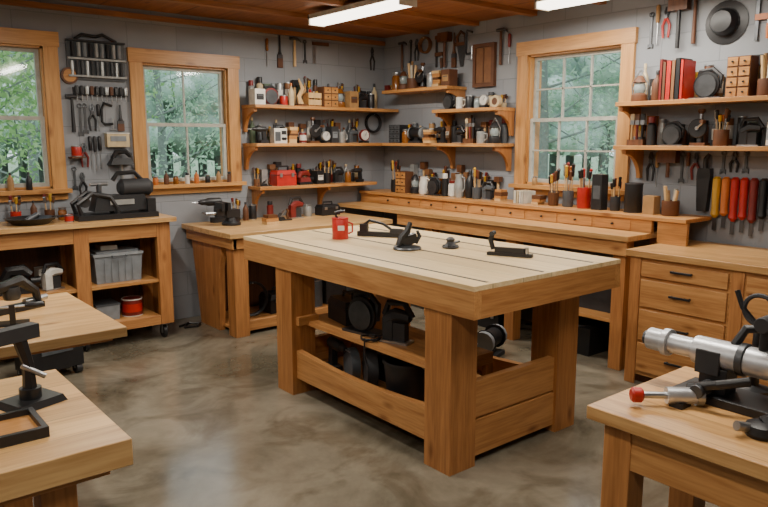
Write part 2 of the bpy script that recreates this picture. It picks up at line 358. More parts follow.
q.bb((2.265, 2.115, .04), (2.865, 2.155, .215), WX); q.bb((2.265, 2.12, .225), (2.865, 2.16, .40), WX)
q.bb((2.265, 3.50, .10), (2.865, 3.54, .30), WX)
q.bb((2.17, 2.16, .115), (2.98, 3.5, .14), WY)
q.bb((2.20, 2.34, .415), (2.60, 3.50, .44), WY); q.bb((2.20, 2.30, .38), (2.60, 2.34, .44), WX); q.bb((2.56, 2.30, .14), (2.60, 2.34, .38), WZ); q.bb((2.20, 2.27, .14), (2.24, 2.30, .44), WZ)
q.bb((2.56, 3.42, .14), (2.60, 3.46, .415), WZ)
q.bb((2.13, 3.39, .425), (2.27, 3.42, .475), WX)
for gx in (2.20, 2.58, 2.97):
    q.bb((gx-.008, y0+.03, zt), (gx+.008, y1-.05, zt+.0012), BLK2)
q.done('main_workbench', bevel=.003)

# ------------------------------------------------------------------ left rolling cabinet
q = B(); F = 5.06; cx0, cx1 = .35, 2.06
q.bb((cx0-.03, F-.04, .90), (cx1+.04, YW-.08, .935), WTOPX)
for xx in (cx0, 1.37, cx1-.1):
    q.bb((xx, F, .12), (xx+.1, F+.05, .90), WZ)
    q.bb((xx, YW-.15, .12), (xx+.1, YW-.1, .90), WZ)
for xa, xb in ((cx0+.1, 1.37), (1.47, cx1-.1)):
    q.bb((xa, F+.004, .79), (xb, F+.045, .90), WX); q.bb((xa, F+.004, .12), (xb, F+.045, .19), WX)
    q.bb((xa, F+.05, .16), (xb, YW-.1, .19), WSH); q.bb((xa, F+.01, .445), (xb, YW-.1, .47), WSH)
q.bb((cx0, YW-.1, .12), (cx1, YW-.085, .90), WDK)
for xx in (cx0, 1.40, cx1-.02): q.bb((xx, F+.05, .12), (xx+.02, YW-.15, .90), WZ)
for xx in (cx0+.08, 1.42, cx1-.06):
    for yy in (F+.05, YW-.15):
        q.bb((xx-.03, yy-.035, .112), (xx+.03, yy+.035, .12), STEEL); q.bb((xx-.022, yy-.01, .05), (xx-.017, yy+.03, .112), STEEL); q.bb((xx+.017, yy-.01, .05), (xx+.022, yy+.03, .112), STEEL)
        q.cyl((xx-.014, yy+.015, .05), (xx+.014, yy+.015, .05), .05, BLK)
        q.cyl((xx-.019, yy+.015, .05), (xx+.019, yy+.015, .05), .018, STEEL)
q.done('rolling_workbench_cabinet', bevel=.003)

# ------------------------------------------------------------------ left corner bench
q = B(); q.bb((2.36, 4.68, .775), (3.93, YW-.02, .815), WTOPX)
q.bb((2.40, 4.71, .69), (3.93, 4.75, .774), WX); q.bb((2.39, 4.71, .69), (2.43, YW-.04, .774), WY)
q.bb((2.41, 4.73, 0), (2.53, 4.85, .774), WZ); q.bb((3.80, 4.73, 0), (3.90, 4.83, .774), WZ)
pl = [(5.02, 0), (5.36, 0), (5.50, .774), (4.96, .774), (4.94, .68), (4.99, .5), (5.0, .25)]
q.prism(pl, .05, WZ, (2.44, 0, 0), (0, 0, 90))
q.bb((2.53, 4.76, .03), (3.80, 4.80, .11), WX); q.bb((2.45, 4.80, .03), (3.85, 5.45, .05), WX); q.bb((2.5, 5.40, .05), (3.85, 5.42, .70), WDK)
q.done('corner_bench', bevel=.003)

# ------------------------------------------------------------------ right wall bench
q = B()
q.bb((3.95, 2.40, .865), (XW-.02, YW-.03, .90), WTOPY)
q.bb((3.97, 2.42, .77), (4.005, YW-.9, .864), WY)
for yy in (2.44, 3.35, 4.25):
    q.bb((4.0, yy, 0), (4.09, yy+.09, .864), WZ); q.bb((4.42, yy, 0), (4.5, yy+.08, .864), WZ)
q.bb((4.03, 2.53, .30), (4.46, 4.9, .325), WSHY)
q.bb((4.22, 2.40, .90), (4.25, YW-.05, .985), WSHY); q.bb((4.20, 2.16, .985), (XW-.02, YW-.05, 1.01), WSHY)
for k in range(9):
    yy = 2.55+k*.3; q.bb((4.215, yy, .905), (4.2199, yy+.27, .975), WY); q.cyl((4.215, yy+.135, .94), (4.20, yy+.135, .94), .008, BLK, n=8)
q.bb((4.22, 2.16, .8405), (4.25, 2.36, .985), WSHY)
q.done('wall_bench', bevel=.002)

# ------------------------------------------------------------------ drawer cabinet
q = B(); fx = 3.87
q.bb((fx-.03, .9, .80), (XW-.02, 2.345, .84), WTOPY)
q.bb((fx, .93, .06), (XW-.04, 2.32, .80), WY); q.bb((fx+.05, .95, 0), (XW-.05, 2.30, .06), WDK)
for (u0, u1) in ((1.72, 2.24), (1.0, 1.62)):
    for (a, c) in ((.685, .775), (.50, .665), (.29, .48), (.09, .27)):
        q.bb((fx-.018, u0, a), (fx-.0005, u1, c), WY)
        m_ = (u0+u1)/2; zc = (a+c)/2+.01
        q.bb((fx-.045, m_-.065, zc-.007), (fx-.035, m_+.065, zc+.007), BLK)
        for s_ in (-.055, .055): q.bb((fx-.036, m_+s_-.006, zc-.006), (fx-.0185, m_+s_+.006, zc+.006), BLK)
q.bb((fx-.012, 2.25, .0), (fx-.0005, 2.32, .80), WZ); q.bb((fx-.012, 1.635, .0), (fx-.0005, 1.705, .80), WZ)
q.done('drawer_cabinet', bevel=.003)

# ------------------------------------------------------------------ foreground tables
def table(name, xa, xb, ya, yb, z, th, legs, topmat, ap=.1, lw=.085):
    q = B(); q.bb((xa, ya, z-th), (xb, yb, z), topmat); i = .045
    q.bb((xa+i, ya+i, z-th-ap), (xb-i, ya+i+.03, z-th-.0005), WX); q.bb((xa+i, yb-i-.03, z-th-ap), (xb-i, yb-i, z-th-.0005), WX)
    q.bb((xa+i, ya+i+.03, z-th-ap), (xa+i+.03, yb-i-.03, z-th-.0005), WY); q.bb((xb-i-.03, ya+i+.03, z-th-ap), (xb-i, yb-i-.03, z-th-.0005), WY)
    for (lx, ly) in legs: q.bb((lx, ly, 0), (lx+lw, ly+lw, z-th-.0008), WZ)
    q.done(name, bevel=.003)
table('side_table', 1.66, 2.22, -.2, 1.11, .75, .04, [(1.70, .99), (2.1, .99), (1.70, -.1), (2.1, -.1)], WTOPY, .13)
table('work_table', -.55, .57, 1.71, 2.42, .75, .072, [(.36, 1.77), (-.5, 1.77), (.36, 2.3), (-.5, 2.3)], WTOPX, .03)
table('assembly_table', -.55, .94, 2.80, 3.66, .75, .04, [(.30, 2.95), (-.45, 2.95), (.30, 3.45), (-.45, 3.45)], WTOPX, .02)

# ------------------------------------------------------------------ shelves
def shelf(name, wallid, a, b_, z, d=.26, br=()):
    q = B(); t_ = .028
    if wallid == 'L':
        q.bb((a, YW-d, z-t_), (b_, YW, z), WSH)
    else: q.bb((XW-d, a, z-t_), (XW, b_, z), WSHY)
    dd = d-.04; hh = .2
    pl = [(0, 0), (dd, 0), (dd, -.03)]+[(dd-(dd-.035)*math.sin(k/8*math.pi/2), -.03-(hh-.03)*(1-math.cos(k/8*math.pi/2))) for k in range(1, 9)]+[(0, -hh)]
    for u in br:
        if wallid == 'L': q.prism(pl, .03, WZ, (u, YW-.0005, z-t_-.0005), (0, 0, -90))
        else: q.prism(pl, .03, WZ, (XW-.0005, u, z-t_-.0005), (0, 0, 180))
    q.done(name, bevel=.002)
shelf('wall_shelf', 'L', 2.96, 4.54, 1.80, .25, (2.98,)); shelf('wall_shelf', 'L', 2.96, 4.54, 1.475, .25, (2.98,)); shelf('wall_shelf', 'L', 3.0, 4.29, 1.10, .22, (3.05, 3.75))
shelf('wall_shelf', 'R', 4.42, 5.30, 1.965, .25, (4.45,)); shelf('wall_shelf', 'R', 3.86, 4.60, 1.765, .25, (3.88, 4.58)); shelf('wall_shelf', 'R', 3.86, 5.30, 1.475, .25, (3.90, 4.56))
shelf('wall_shelf', 'R', 1.0, 2.76, 1.755, .27, (2.74, 1.75)); shelf('wall_shelf', 'R', 1.0, 2.76, 1.465, .27, (2.70, 1.75))

# ------------------------------------------------------------------ small-object makers
def can(col, r=.045, h=.12, lab=None, lid=STEEL):
    q = B(); q.lathe([(r*.96, 0), (r, .004), (r, h-.006), (r*.97, h-.004), (r*.97, h)], col)
    q.lathe([(r*1.02, 0), (r*1.02, .006)], lid); q.lathe([(r*1.03, h-.008), (r*1.03, h), (r*.93, h+.001), (r*.9, h-.003)], lid)
    if lab: q.lathe([(r*1.012, h*.25), (r*1.012, h*.72)], lab)
    return q, r*1.05
def jar(col, r=.04, h=.11, lid=STEEL, lab=None):
    q = B(); q.lathe([(r*.85, 0), (r, .008), (r, h*.7), (r*.75, h*.82), (r*.75, h*.84)], col)
    q.lathe([(r*.8, h*.84), (r*.82, h*.85), (r*.82, h*.99), (r*.76, h)], lid)
    if lab: q.lathe([(r*1.01, h*.2), (r*1.01, h*.55)], lab)
    return q, r*1.03
def bottle(col, r=.032, h=.2, cap=BLK, lab=None):
    q = B(); q.lathe([(r*.9, 0), (r, .006), (r, h*.58), (r*.8, h*.68), (r*.32, h*.8), (r*.3, h*.88)], col)
    q.lathe([(r*.38, h*.87), (r*.38, h*.98), (r*.3, h)], cap)
    if lab: q.lathe([(r*1.015, h*.15), (r*1.015, h*.48)], lab)
    return q, r*1.03
def carton(col, w=.12, d=.1, h=.14, lab=PAPER):
    q = B(); q.box((0, 0, h/2), (w, d, h), col); q.box((0, 0, h+.001), (w*.98, d*.98, .002), col); q.box((0, 0, h+.0025), (w*.99, d*.12, .001), TAN)
    if lab: q.box((0, -d/2-.0006, h*.5), (w*.7, .001, h*.38), lab); q.box((0, -d/2-.0014, h*.6), (w*.5, .0008, h*.06), DGREY)
    return q, w/2
def crate(w=.17, d=.14, h=.12, fill=None):
    q = B(); t_ = .01
    q.box((0, 0, t_/2), (w, d, t_), WX)
    for s_ in (-1, 1):
        for k in (0, 1):
            q.box((0, s_*(d/2-t_/2), t_+h*(.24+.5*k)), (w, t_, h*.4), WPALE)
        q.box((s_*(w/2-t_/2), 0, t_+(h-t_)/2), (t_, d-2*t_, h-t_), WSH)
    for k in range(5):
        c = fill or [BLK, RED, BROWN, STEEL, YEL][k]
        q.cyl((-w*.32+k*w*.16, R.uniform(-.02, .02), t_), (-w*.32+k*w*.16+R.uniform(-.01, .01), 0, h*R.uniform(1.1, 1.6)), .011, c, n=9)
    return q, w/2
def toolbox(col, w=.22, d=.12, h=.14):
    q = B(); q.box((0, 0, h*.28), (w, d, h*.56), col); q.box((0, 0, h*.68), (w*1.02, d*1.04, h*.24), col, taper=.86)
    q.box((0, 0, h*.57), (w*1.03, d*1.05, h*.03), BLK)
    for s_ in (-1, 1): q.box((s_*w*.3, -d*.54, h*.56), (.025, .008, h*.2), STEEL)
    q.tube([(-w*.25, 0, h*.8), (-w*.24, 0, h*1.0), (w*.24, 0, h*1.0), (w*.25, 0, h*.8)], .008, BLK)
    return q, w*.52
def drill(col, s=1.):
    q = B()
    q.lathe([(.020*s, 0), (.03*s, .01*s), (.031*s, .11*s), (.024*s, .125*s), (.022*s, .14*s)], col, (.05*s, 0, .16*s), (-1, 0, 0))
    q.lathe([(.02*s, 0), (.021*s, .02*s), (.012*s, .045*s)], BLK, (-.09*s, 0, .16*s), (-1, 0, 0)); q.cyl((-.13*s, 0, .16*s), (-.19*s, 0, .16*s), .004*s, STEEL, n=8)
    q.prism([(0, .03*s), (.05*s, .03*s), (.04*s, .14*s), (-.005*s, .14*s)], .032*s, col, (0, 0, 0)); q.box((-.005*s, 0, .11*s), (.012*s, .014*s, .025*s), BLK)
    q.box((.015*s, 0, .02*s), (.1*s, .06*s, .04*s), BLK)
    return q, .12*s
def handplane(s=1., body=BLK, tote=WDK):
    q = B()
    q.prism([(-.12, 0), (.12, 0), (.12, .008), (.05, .01), (.03, .04), (-.02, .04), (-.05, .01), (-.12, .008)], .05, body)
    q.box((0, 0, .006), (.24, .054, .012), body); q.box((.012, 0, .055), (.006, .042, .11), STEEL, rot=(0, 40, 0)); q.box((-.01, 0, .05), (.012, .036, .06), DKSTEEL, rot=(0, 40, 0))
    q.lathe([(.014, 0), (.01, .012), (.016, .03), (.017, .04), (.01, .05)], tote, (-.085, 0, .012))
    q.tube([(.095, 0, .01), (.075, 0, .05), (.09, 0, .09), (.075, 0, .11)], [.014, .012, .013, .01], tote)
    for v in q.bm.verts: v.co *= s
    return q, .12*s
def cup_tools(col, n=7, r=.045, h=.11, tl=.13, cols=None):
    q = B(); q.lathe([(r*.9, 0), (r, .01), (r, h), (r*.93, h), (r*.9, h-.02)], col); cols = cols or [BLK, DRED, YEL, WDK, STEEL, BROWN, ORG]
    for k in range(n):
        a = k*2.4; rr = r*.55; p = (rr*math.cos(a), rr*math.sin(a), h*.3); l = tl*R.uniform(.8, 1.25)
        e = (p[0]*1.4, p[1]*1.4, h+l*.5); f = (p[0]*1.65, p[1]*1.65, h+l)
        q.cyl(p, e, .004, STEEL if k % 2 else WPALE, n=6); q.lathe([(.006, 0), (.011, .01), (.010, l*.35), (.013, l*.42), (.006, l*.47)], cols[k % len(cols)], e, Vector(f)-Vector(e), 8)
    return q, r*1.2
def mug(col, r=.04, h=.1):
    q = B(); q.lathe([(r*.92, 0), (r, .008), (r, h), (r*.92, h), (r*.9, .02)], col); q.tube([(r, 0, h*.8), (r+.025, 0, h*.78), (r+.028, 0, h*.4), (r, 0, h*.25)], .006, col)
    return q, r+.02
def books(n=5, h=.2, cols=None):
    q = B(); x = 0; cols = cols or [RED, DRED, BROWN, CREAM, BLUE, BLK]
    L_ = []
    for k in range(n):
        w_ = R.uniform(.02, .04); hh = h*R.uniform(.8, 1); L_.append((x, w_, hh)); x += w_+.001
    for k, (a, w_, hh) in enumerate(L_):
        c = cols[k % len(cols)]; cx = a+w_/2-x/2
        q.box((cx-w_/2+.0015, 0, hh/2), (.003, .15, hh), c); q.box((cx+w_/2-.0015, 0, hh/2), (.003, .15, hh), c); q.box((cx, -.0735, hh/2), (w_, .003, hh), c)
        q.box((cx, .002, hh/2), (w_-.006, .14, hh-.008), PAPER)
    return q, x/2
def radio(col=WHITE, w=.17, h=.11):
    q = B(); q.box((0, 0, h/2), (w, .08, h), col); q.box((-w*.22, -.041, h*.45), (w*.42, .003, h*.62), DGREY); q.box((w*.25, -.041, h*.7), (w*.36, .003, h*.25), BLK)
    for s_ in (.16, .34): q.cyl((w*s_, -.04, h*.3), (w*s_, -.05, h*.3), .012, BLK)
    q.tube([(-w*.4, 0, h), (-w*.38, 0, h*1.2), (w*.38, 0, h*1.2), (w*.4, 0, h)], .005, BLK)
    return q, w/2
def sander(col=ORG, s=1.):
    q = B(); q.box((0, 0, .012), (.14, .09, .024), BLK); q.box((0, 0, .045), (.12, .075, .04), col, taper=.8)
    q.tube([(-.05, 0, .06), (-.03, 0, .1), (.03, 0, .105), (.06, 0, .08)], [.022, .026, .026, .018], col); q.cyl((.06, 0, .05), (.1, 0, .05), .018, BLK)
    for v in q.bm.verts: v.co *= s
    return q, .1*s
def fclamp(l=.3, s=1., col=BLK):
    q = B()
    q.box((0, 0, .018), (l, .008, .022), DKSTEEL); q.box((-l/2+.008, 0, .06), (.02, .016, .12), col); q.box((-l/2+.02, 0, .115), (.03, .024, .024), col)
    q.box((l*.15, 0, .055), (.028, .018, .11), col); q.cyl((l*.15-.09, 0, .1), (l*.15+.06, 0, .1), .006, STEEL, n=8); q.cyl((l*.15-.1, 0, .1), (l*.15-.09, 0, .1), .016, STEEL)
    q.lathe([(.01, 0), (.016, .02), (.015, .08), (.01, .09)], col, (l*.15+.06, 0, .1), (1, 0, 0))
    q.box((0, 0, .0035), (l*.5, .03, .007), col)
    for v in q.bm.verts: v.co *= s
    return q, l/2*s
def vise(col=DKSTEEL, s=1.):
    q = B(); q.lathe([(.06, 0), (.06, .015), (.04, .03), (.035, .05)], col); q.box((.0, 0, .075), (.09, .07, .05), col); q.box((-.035, 0, .12), (.02, .1, .05), col); q.box((-.075, 0, .12), (.02, .1, .05), col)
    q.box((-.08, 0, .085), (.05, .05, .04), col); q.cyl((-.1, 0, .08), (-.17, 0, .08), .009, STEEL); q.cyl((-.16, -.06, .08), (-.16, .06, .08), .005, STEEL, n=8)
    for v in q.bm.verts: v.co *= s
    return q, .1*s
def tape(col=CREAM, r=.05, w=.04):
    q = B(); q.lathe([(r*.6, 0), (r, 0), (r, w), (r*.6, w), (r*.58, w*.5)], col, (0, w/2, r), (0, -1, 0)); q.cyl((0, -w*.52, r), (0, -w*.5, r), r*.58, BROWN)
    return q, r
def pitcher(col=WHITE, r=.05, h=.16):
    q = B(); q.lathe([(r*.8, 0), (r, .02), (r*.95, h*.6), (r*.7, h*.85), (r*.78, h), (r*.68, h)], col); q.tube([(r*.7, 0, h*.9), (r*1.4, 0, h*.85), (r*1.45, 0, h*.4), (r*.95, 0, h*.25)], .007, col)
    return q, r*1.2
def gauge(col=SILV, r=.06):
    q = B(); q.box((0, 0, .01), (r*1.3, .06, .02), BLK); q.lathe([(r, 0), (r, .03), (r*.9, .032), (r*.88, .026)], col, (0, .01, r+.018), (0, -1, 0)); q.cyl((0, -.017, r+.018), (0, -.0185, r+.018), r*.86, WHITE); q.box((.01, -.0195, r+.03), (.003, .002, r*.7), BLK, rot=(0, 30, 0))
    return q, r
def spray(col=RED, cap=WHITE, h=.19, r=.03):
    q = B(); q.lathe([(r, 0), (r, h*.72), (r*.6, h*.78), (r*.6, h*.79)], col); q.lathe([(r*.8, h*.79), (r*.8, h*.97), (r*.7, h)], cap)
    return q, r
def carving(col=TAN, h=.24):
    q = B(); q.box((0, 0, .01), (.09, .07, .02), WDK)
    q.tube([(0, 0, .02), (-.02, 0, h*.35), (.02, 0, h*.65), (-.02, 0, h)], [.03, .022, .02, .006], WPALE); q.tube([(0, .01, h*.4), (.05, 0, h*.6), (.04, 0, h*.85)], [.015, .012, .004], col)
    return q, .06
def rolled(n=5, h=.26):
    q = B()
    q.lathe([(.05, 0), (.055, .01), (.055, .1), (.05, .1), (.048, .02)], BROWN)
    for k in range(n):
        a = k*1.3; q.cyl((.02*math.cos(a), .02*math.sin(a), .02), (.04*math.cos(a), .04*math.sin(a), h*R.uniform(.8, 1)), .012, [WPALE, PAPER, TAN][k % 3], n=9)
    return q, .06
def brushset(n=4):
    q = B(); q.box((0, 0, .02), (n*.04, .05, .04), WDK)
    for k in range(n):
        x = (k-(n-1)/2)*.038; q.cyl((x, 0, .04), (x, 0, .14), .009, [WPALE, DRED, BLK, YEL][k % 4], n=8); q.box((x, 0, .155), (.03, .012, .03), STEEL); q.box((x, 0, .19), (.03, .01, .045), [CREAM, BROWN, BLK][k % 3])
    return q, n*.02
def grinder(col=BLK):
    q = B(); q.box((0, 0, .01), (.16, .1, .02), BLK2); q.box((0, 0, .04), (.05, .05, .05), col); q.cyl((-.06, 0, .09), (.06, 0, .09), .045, col)
    for s_ in (-1, 1): q.cyl((s_*.065, 0, .09), (s_*.095, 0, .09), .055, GREY); q.cyl((s_*.06, 0, .09), (s_*.065, 0, .09), .06, col)
    return q, .1
def circsaw(col=BLK, s=1.):
    q = B(); q.box((0, 0, .006), (.22, .11, .012), DKSTEEL)
    q.lathe([(.02, 0), (.085, 0), (.09, .008), (.09, .03), (.04, .035)], col, (-.01, .01, .095), (0, -1, 0), 24); q.cyl((-.01, .01, .095), (-.01, .07, .095), .04, BLK2)
    q.cyl((-.01, -.030, .09), (-.01, -.033, .09), .075, DKSTEEL, n=28)
    q.tube([(-.08, .01, .13), (-.07, .01, .19), (.02, .01, .2), (.08, .01, .15), (.07, .01, .07)], .016, BLK2)
    for v in q.bm.verts: v.co *= s
    return q, .11*s
def jigsaw(col=DGREY, s=1.):
    q = B(); q.box((0, 0, .005), (.14, .07, .01), STEEL); q.box((-.035, 0, .06), (.05, .05, .1), col); q.tube([(-.05, 0, .1), (.0, 0, .125), (.07, 0, .12)], [.03, .032, .024], col)
    q.tube([(-.06, 0, .12), (-.04, 0, .175), (.04, 0, .18), (.08, 0, .12)], .015, BLK); q.box((.02, 0, .05), (.06, .04, .08), BLK2)
    for v in q.bm.verts: v.co *= s
    return q, .085*s
def partscab(col=BROWN, w=.2, h=.2, nx=3, nz=4):
    q = B(); q.box((0, .01, h/2), (w, .1, h), col)
    for i in range(nx):
        for j in range(nz):
            cx = -w/2+w*(i+.5)/nx; cz = h*(j+.5)/nz; q.box((cx, -.043, cz), (w/nx*.86, .006, h/nz*.82), WSH if col is BROWN else DGREY); q.cyl((cx, -.046, cz), (cx, -.055, cz), .006, BLK, n=8)
    return q, w/2
def offcuts(w=.16, n=6):
    q = B(); z = 0
    for k in range(n):
        t_ = R.uniform(.018, .035); q.box((R.uniform(-.01, .01), 0, z+t_/2), (w*R.uniform(.6, 1), .08, t_-.001), [WPALE, WSH, WDK, WX][k % 4]); z += t_
    return q, w/2+.01
def handcrank():
    q = B(); q.box((0, 0, .01), (.1, .07, .02), WDK); q.cyl((0, 0, .02), (0, 0, .09), .02, DKSTEEL); q.lathe([(.055, 0), (.06, .004), (.06, .012), (.055, .016)], BLK, (0, -.03, .11), (0, -1, 0), 24)
    q.cyl((0, .04, .11), (0, -.055, .11), .012, STEEL); q.tube([(0, -.055, .11), (.05, -.06, .15)], .006, STEEL); q.cyl((.05, -.06, .15), (.05, -.10, .15), .012, WDK); q.cyl((0, 0, .09), (0, 0, .2), .012, STEEL); q.lathe([(.01, 0), (.024, .015), (.02, .03)], WDK, (0, 0, .2))
    return q, .065
def lantern(col=BLK):
    q = B(); q.lathe([(.05, 0), (.055, .01), (.05, .05), (.03, .06)], col); q.lathe([(.03, .06), (.042, .09), (.03, .13)], GLASSY); q.lathe([(.045, .13), (.03, .16), (.012, .175)], col); q.tube([(-.05, 0, .05), (-.06, 0, .12), (0, 0, .21), (.06, 0, .12), (.05, 0, .05)], .004, STEEL)
    return q, .06

def pack(items, wallid, a, b_, z, depth, jit=.02):
    ws = [2*it[1][1] for it in items]; tot = sum(ws); Ln = abs(b_-a); gap = (Ln-tot)/(len(ws)+1)
    if gap < .001: print('PACK tight', wallid, z, gap)
    u = gap
    for (nm, (q, hw)), w_ in zip(items, ws):
        c = u+w_/2; dj = R.uniform(-jit, jit)
        if wallid == 'L': q.done(nm, (a+c, YW-depth+dj, z), 0)
        else: q.done(nm, (XW-depth+dj, a-c, z), -90)
        u += w_+gap
DKC = [BLK, BLK2, BROWN, DGREY, AMBER, GREY, DRED, TAN, BROWN, SILV, LEATH, CREAM, GREEN, BLK, LEATH, DGREY]
def backrow(wallid, a, b_, z, hmax=.24, step=.066):
    rr = random.Random(int(a*100+z*1000)); u = .04; Ln = abs(b_-a)
    while u < Ln-.04:
        c = rr.choice(DKC); h = hmax*rr.uniform(.5, 1.); k = rr.randrange(9); r_ = rr.uniform(.024, .031)
        if k == 0: nm, it = 'glue_bottle', bottle(c, r_, h, rr.choice([BLK, CREAM, BROWN]))
        elif k == 1: nm, it = 'spray_can', spray(c, rr.choice([BLK, GREY, DRED]), h*.9, r_)
        elif k in (2, 3): nm, it = 'tool_cup', cup_tools(c, 6, .027, h*.35, h*.5)
        elif k == 4: nm, it = 'glass_jar', jar(c, r_, h*.75, rr.choice([STEEL, BLK]))
        elif k in (5, 6): nm, it = 'storage_box', carton(c, .058, .05, h*.9, rr.choice([PAPER, None, None, GREY]))
        elif k == 7: nm, it = 'paint_can', can(c, r_, h*.8, rr.choice([None, WHITE, CREAM]))
        else:
            q = B(); nm = 'mallet'; q.cyl((0, 0, 0), (0, 0, h*.75), .011, WPALE, n=9); q.box((0, 0, h*.88), (.06, .045, h*.24), rr.choice([WDK, BLK, LEATH])); q.lathe([(.018, 0), (.018, .006)], WDK); it = (q, .03)
        if wallid == 'L': it[0].done(nm, (a+u, YW-.036, z))
        else: it[0].done(nm, (XW-.036, a-u, z), -90)
        u += step*rr.uniform(.92, 1.3)

# left wall
pack([('storage_box', carton(WHITE, .10, .1, .13, BLK)), ('circular_saw', circsaw(DRED, .8)), ('paint_can', can(RED, .036, .09)), ('glue_bottle', bottle(CREAM, .026, .2, ORG)),
      ('wood_carving', carving()), ('wooden_crate', crate(.14, .1, .12)), ('parts_cabinet', partscab(BROWN, .16, .18, 2, 3)), ('lantern', lantern(AMBER)), ('storage_box', carton(TAN, .10, .1, .15, BROWN)), ('jigsaw', jigsaw(BLK, .8)), ('paint_can', can(BLK, .033, .14))],
     'L', 2.97, 4.30, 1.80, .155)
backrow('L', 3.0, 4.5, 1.80, .32)
pack([('cordless_drill', drill(BLK, .75)), ('workshop_radio', radio(WHITE, .13, .13)), ('wood_offcuts', offcuts(.1, 5)), ('paint_can', can(DRED, .034, .1, WHITE)), ('hand_crank_drill', handcrank()),
      ('dial_gauge', gauge(SILV, .045)), ('storage_box', carton(BLK2, .08, .09, .15, GREY)), ('coffee_mug', mug(SILV, .034)), ('jigsaw', jigsaw(DGREY, .8)), ('dial_gauge', gauge(DRED, .055))],
     'L', 2.97, 4.26, 1.475, .155)
backrow('L', 3.0, 4.28, 1.475, .25)
pack([('hand_plane', handplane(.6)), ('red_tool_case', toolbox(RED, .2, .13, .17)), ('power_sander', sander(DRED)), ('storage_box', carton(BLK, .08, .1, .12, WHITE)), ('pencil_cup', cup_tools(BLK, 8, .036, .1, .12)), ('jigsaw', jigsaw(BLK, .8)), ('glass_jar', jar(AMBER, .03, .12)), ('cordless_drill', drill(BLK, .7))],
     'L', 3.0, 4.24, 1.10, .13, .008)
backrow('L', 3.03, 4.25, 1.10, .24)
# right wall near corner
pack([('glass_jar', jar(AMBER, .045, .17)), ('lantern', lantern(BROWN)), ('paper_rolls', rolled()), ('hand_crank_drill', handcrank()), ('paint_can', can(SILV, .045, .13)), ('wood_offcuts', offcuts(.1, 5)), ('storage_box', carton(BROWN, .1, .1, .14, TAN))],
     'R', 5.28, 4.43, 1.965, .15)
backrow('R', 5.5, 4.45, 1.965, .15)
pack([('circular_saw', circsaw(BLK, .7)), ('coffee_mug', mug(WHITE, .036)), ('paint_can', can(BLK, .04, .11)), ('glass_jar', jar(GLASSY, .038, .1)), ('dial_gauge', gauge(SILV, .045)), ('tape_roll', tape())],
     'R', 4.58, 3.88, 1.765, .155)
backrow('R', 4.58, 3.9, 1.765, .17)
pack([('parts_cabinet', partscab(BLK, .16, .17, 3, 4)), ('glass_jar', jar(AMBER, .04, .13)), ('bench_grinder', grinder()), ('wood_offcuts', offcuts(.1, 5)), ('cordless_drill', drill(BLK, .75)), ('jigsaw', jigsaw(BLK, .8)), ('brush_set', brushset(3)), ('coffee_mug', mug(SILV)), ('lantern', lantern(BLK))],
     'R', 5.28, 3.88, 1.475, .155)
backrow('R', 5.3, 3.9, 1.475, .245)
# right wall, near shelves
pack([('lantern', lantern(BROWN)), ('glue_bottle', bottle(BROWN, .035, .2)), ('book_row', books(6, .27, [DRED, BROWN, RED, LEATH, BLK, RED])), ('circular_saw', circsaw(BLK, .9)), ('parts_cabinet', partscab(BROWN, .14, .24, 2, 4)), ('paper_rolls', rolled()), ('cordless_drill', drill(ORG)), ('paint_can', can(RED, .06, .16, WHITE)), ('cordless_drill', drill(RED))],
     'R', 2.74, 1.05, 1.755, .165)
backrow('R', 2.73, 1.05, 1.755, .29)
pack([('brush_set', brushset(3)), ('spray_can', spray(BLK, DRED)), ('circular_saw', circsaw(BLK, .75)), ('hand_crank_drill', handcrank()), ('tool_cup', cup_tools(BROWN, 8, .045, .1, .11)), ('jigsaw', jigsaw(BLK, .9)), ('paint_can', can(WHITE, .055, .15, GREY, BLK)), ('glue_bottle', bottle(BLK, .04, .18, WHITE)), ('power_sander', sander(BLK, 1.1)), ('storage_box', carton(CREAM, .12, .12, .14)), ('paint_can', can(BLK, .05, .13, RED))],
     'R', 2.74, 1.02, 1.465, .165)
backrow('R', 2.73, 1.05, 1.465, .24)
# long ledge on the wall bench
pack([('tool_cup', cup_tools(BLK, 8, .045, .12, .16)), ('parts_cabinet', partscab(BROWN, .14, .2, 2, 3)), ('lantern', lantern(BLK)), ('white_pitcher', pitcher()), ('circular_saw', circsaw(BLK, .8)), ('spray_can', spray(BLK, WHITE, .2)), ('glass_jar', jar(WHITE, .045, .14, DRED)), ('white_pitcher', pitcher(SILV, .045, .2)), ('glue_bottle', bottle(BLK, .04, .24)), ('tool_cup', cup_tools(DGREY, 7, .04, .1, .14)), ('jigsaw', jigsaw(DGREY, .8)), ('wood_offcuts', offcuts(.1, 4))],
     'R', 5.2, 3.76, 1.01, .20)
backrow('R', 5.3, 3.95, 1.01, .29)
pack([('book_row', books(4, .11, [PAPER, CREAM, WHITE])), ('wood_offcuts', offcuts(.09, 3)), ('tool_cup', cup_tools(WDK, 8, .04, .1, .15)), ('screwdriver_cup', cup_tools(DGREY, 7, .04, .12, .18)), ('red_tin', cup_tools(RED, 5, .05, .15, .12, [BLK, RED])), ('storage_box', carton(BLK, .08, .08, .25, DGREY)), ('scissor_cup', cup_tools(BLK2, 5, .035, .1, .12, [BLK, DRED])), ('thermos', can(BLK, .06, .2, None, BLK2)), ('storage_box', carton(TAN, .08, .08, .12, None)), ('paper_rolls', rolled(4, .2))],
     'R', 3.66, 2.26, 1.01, .20, .01)
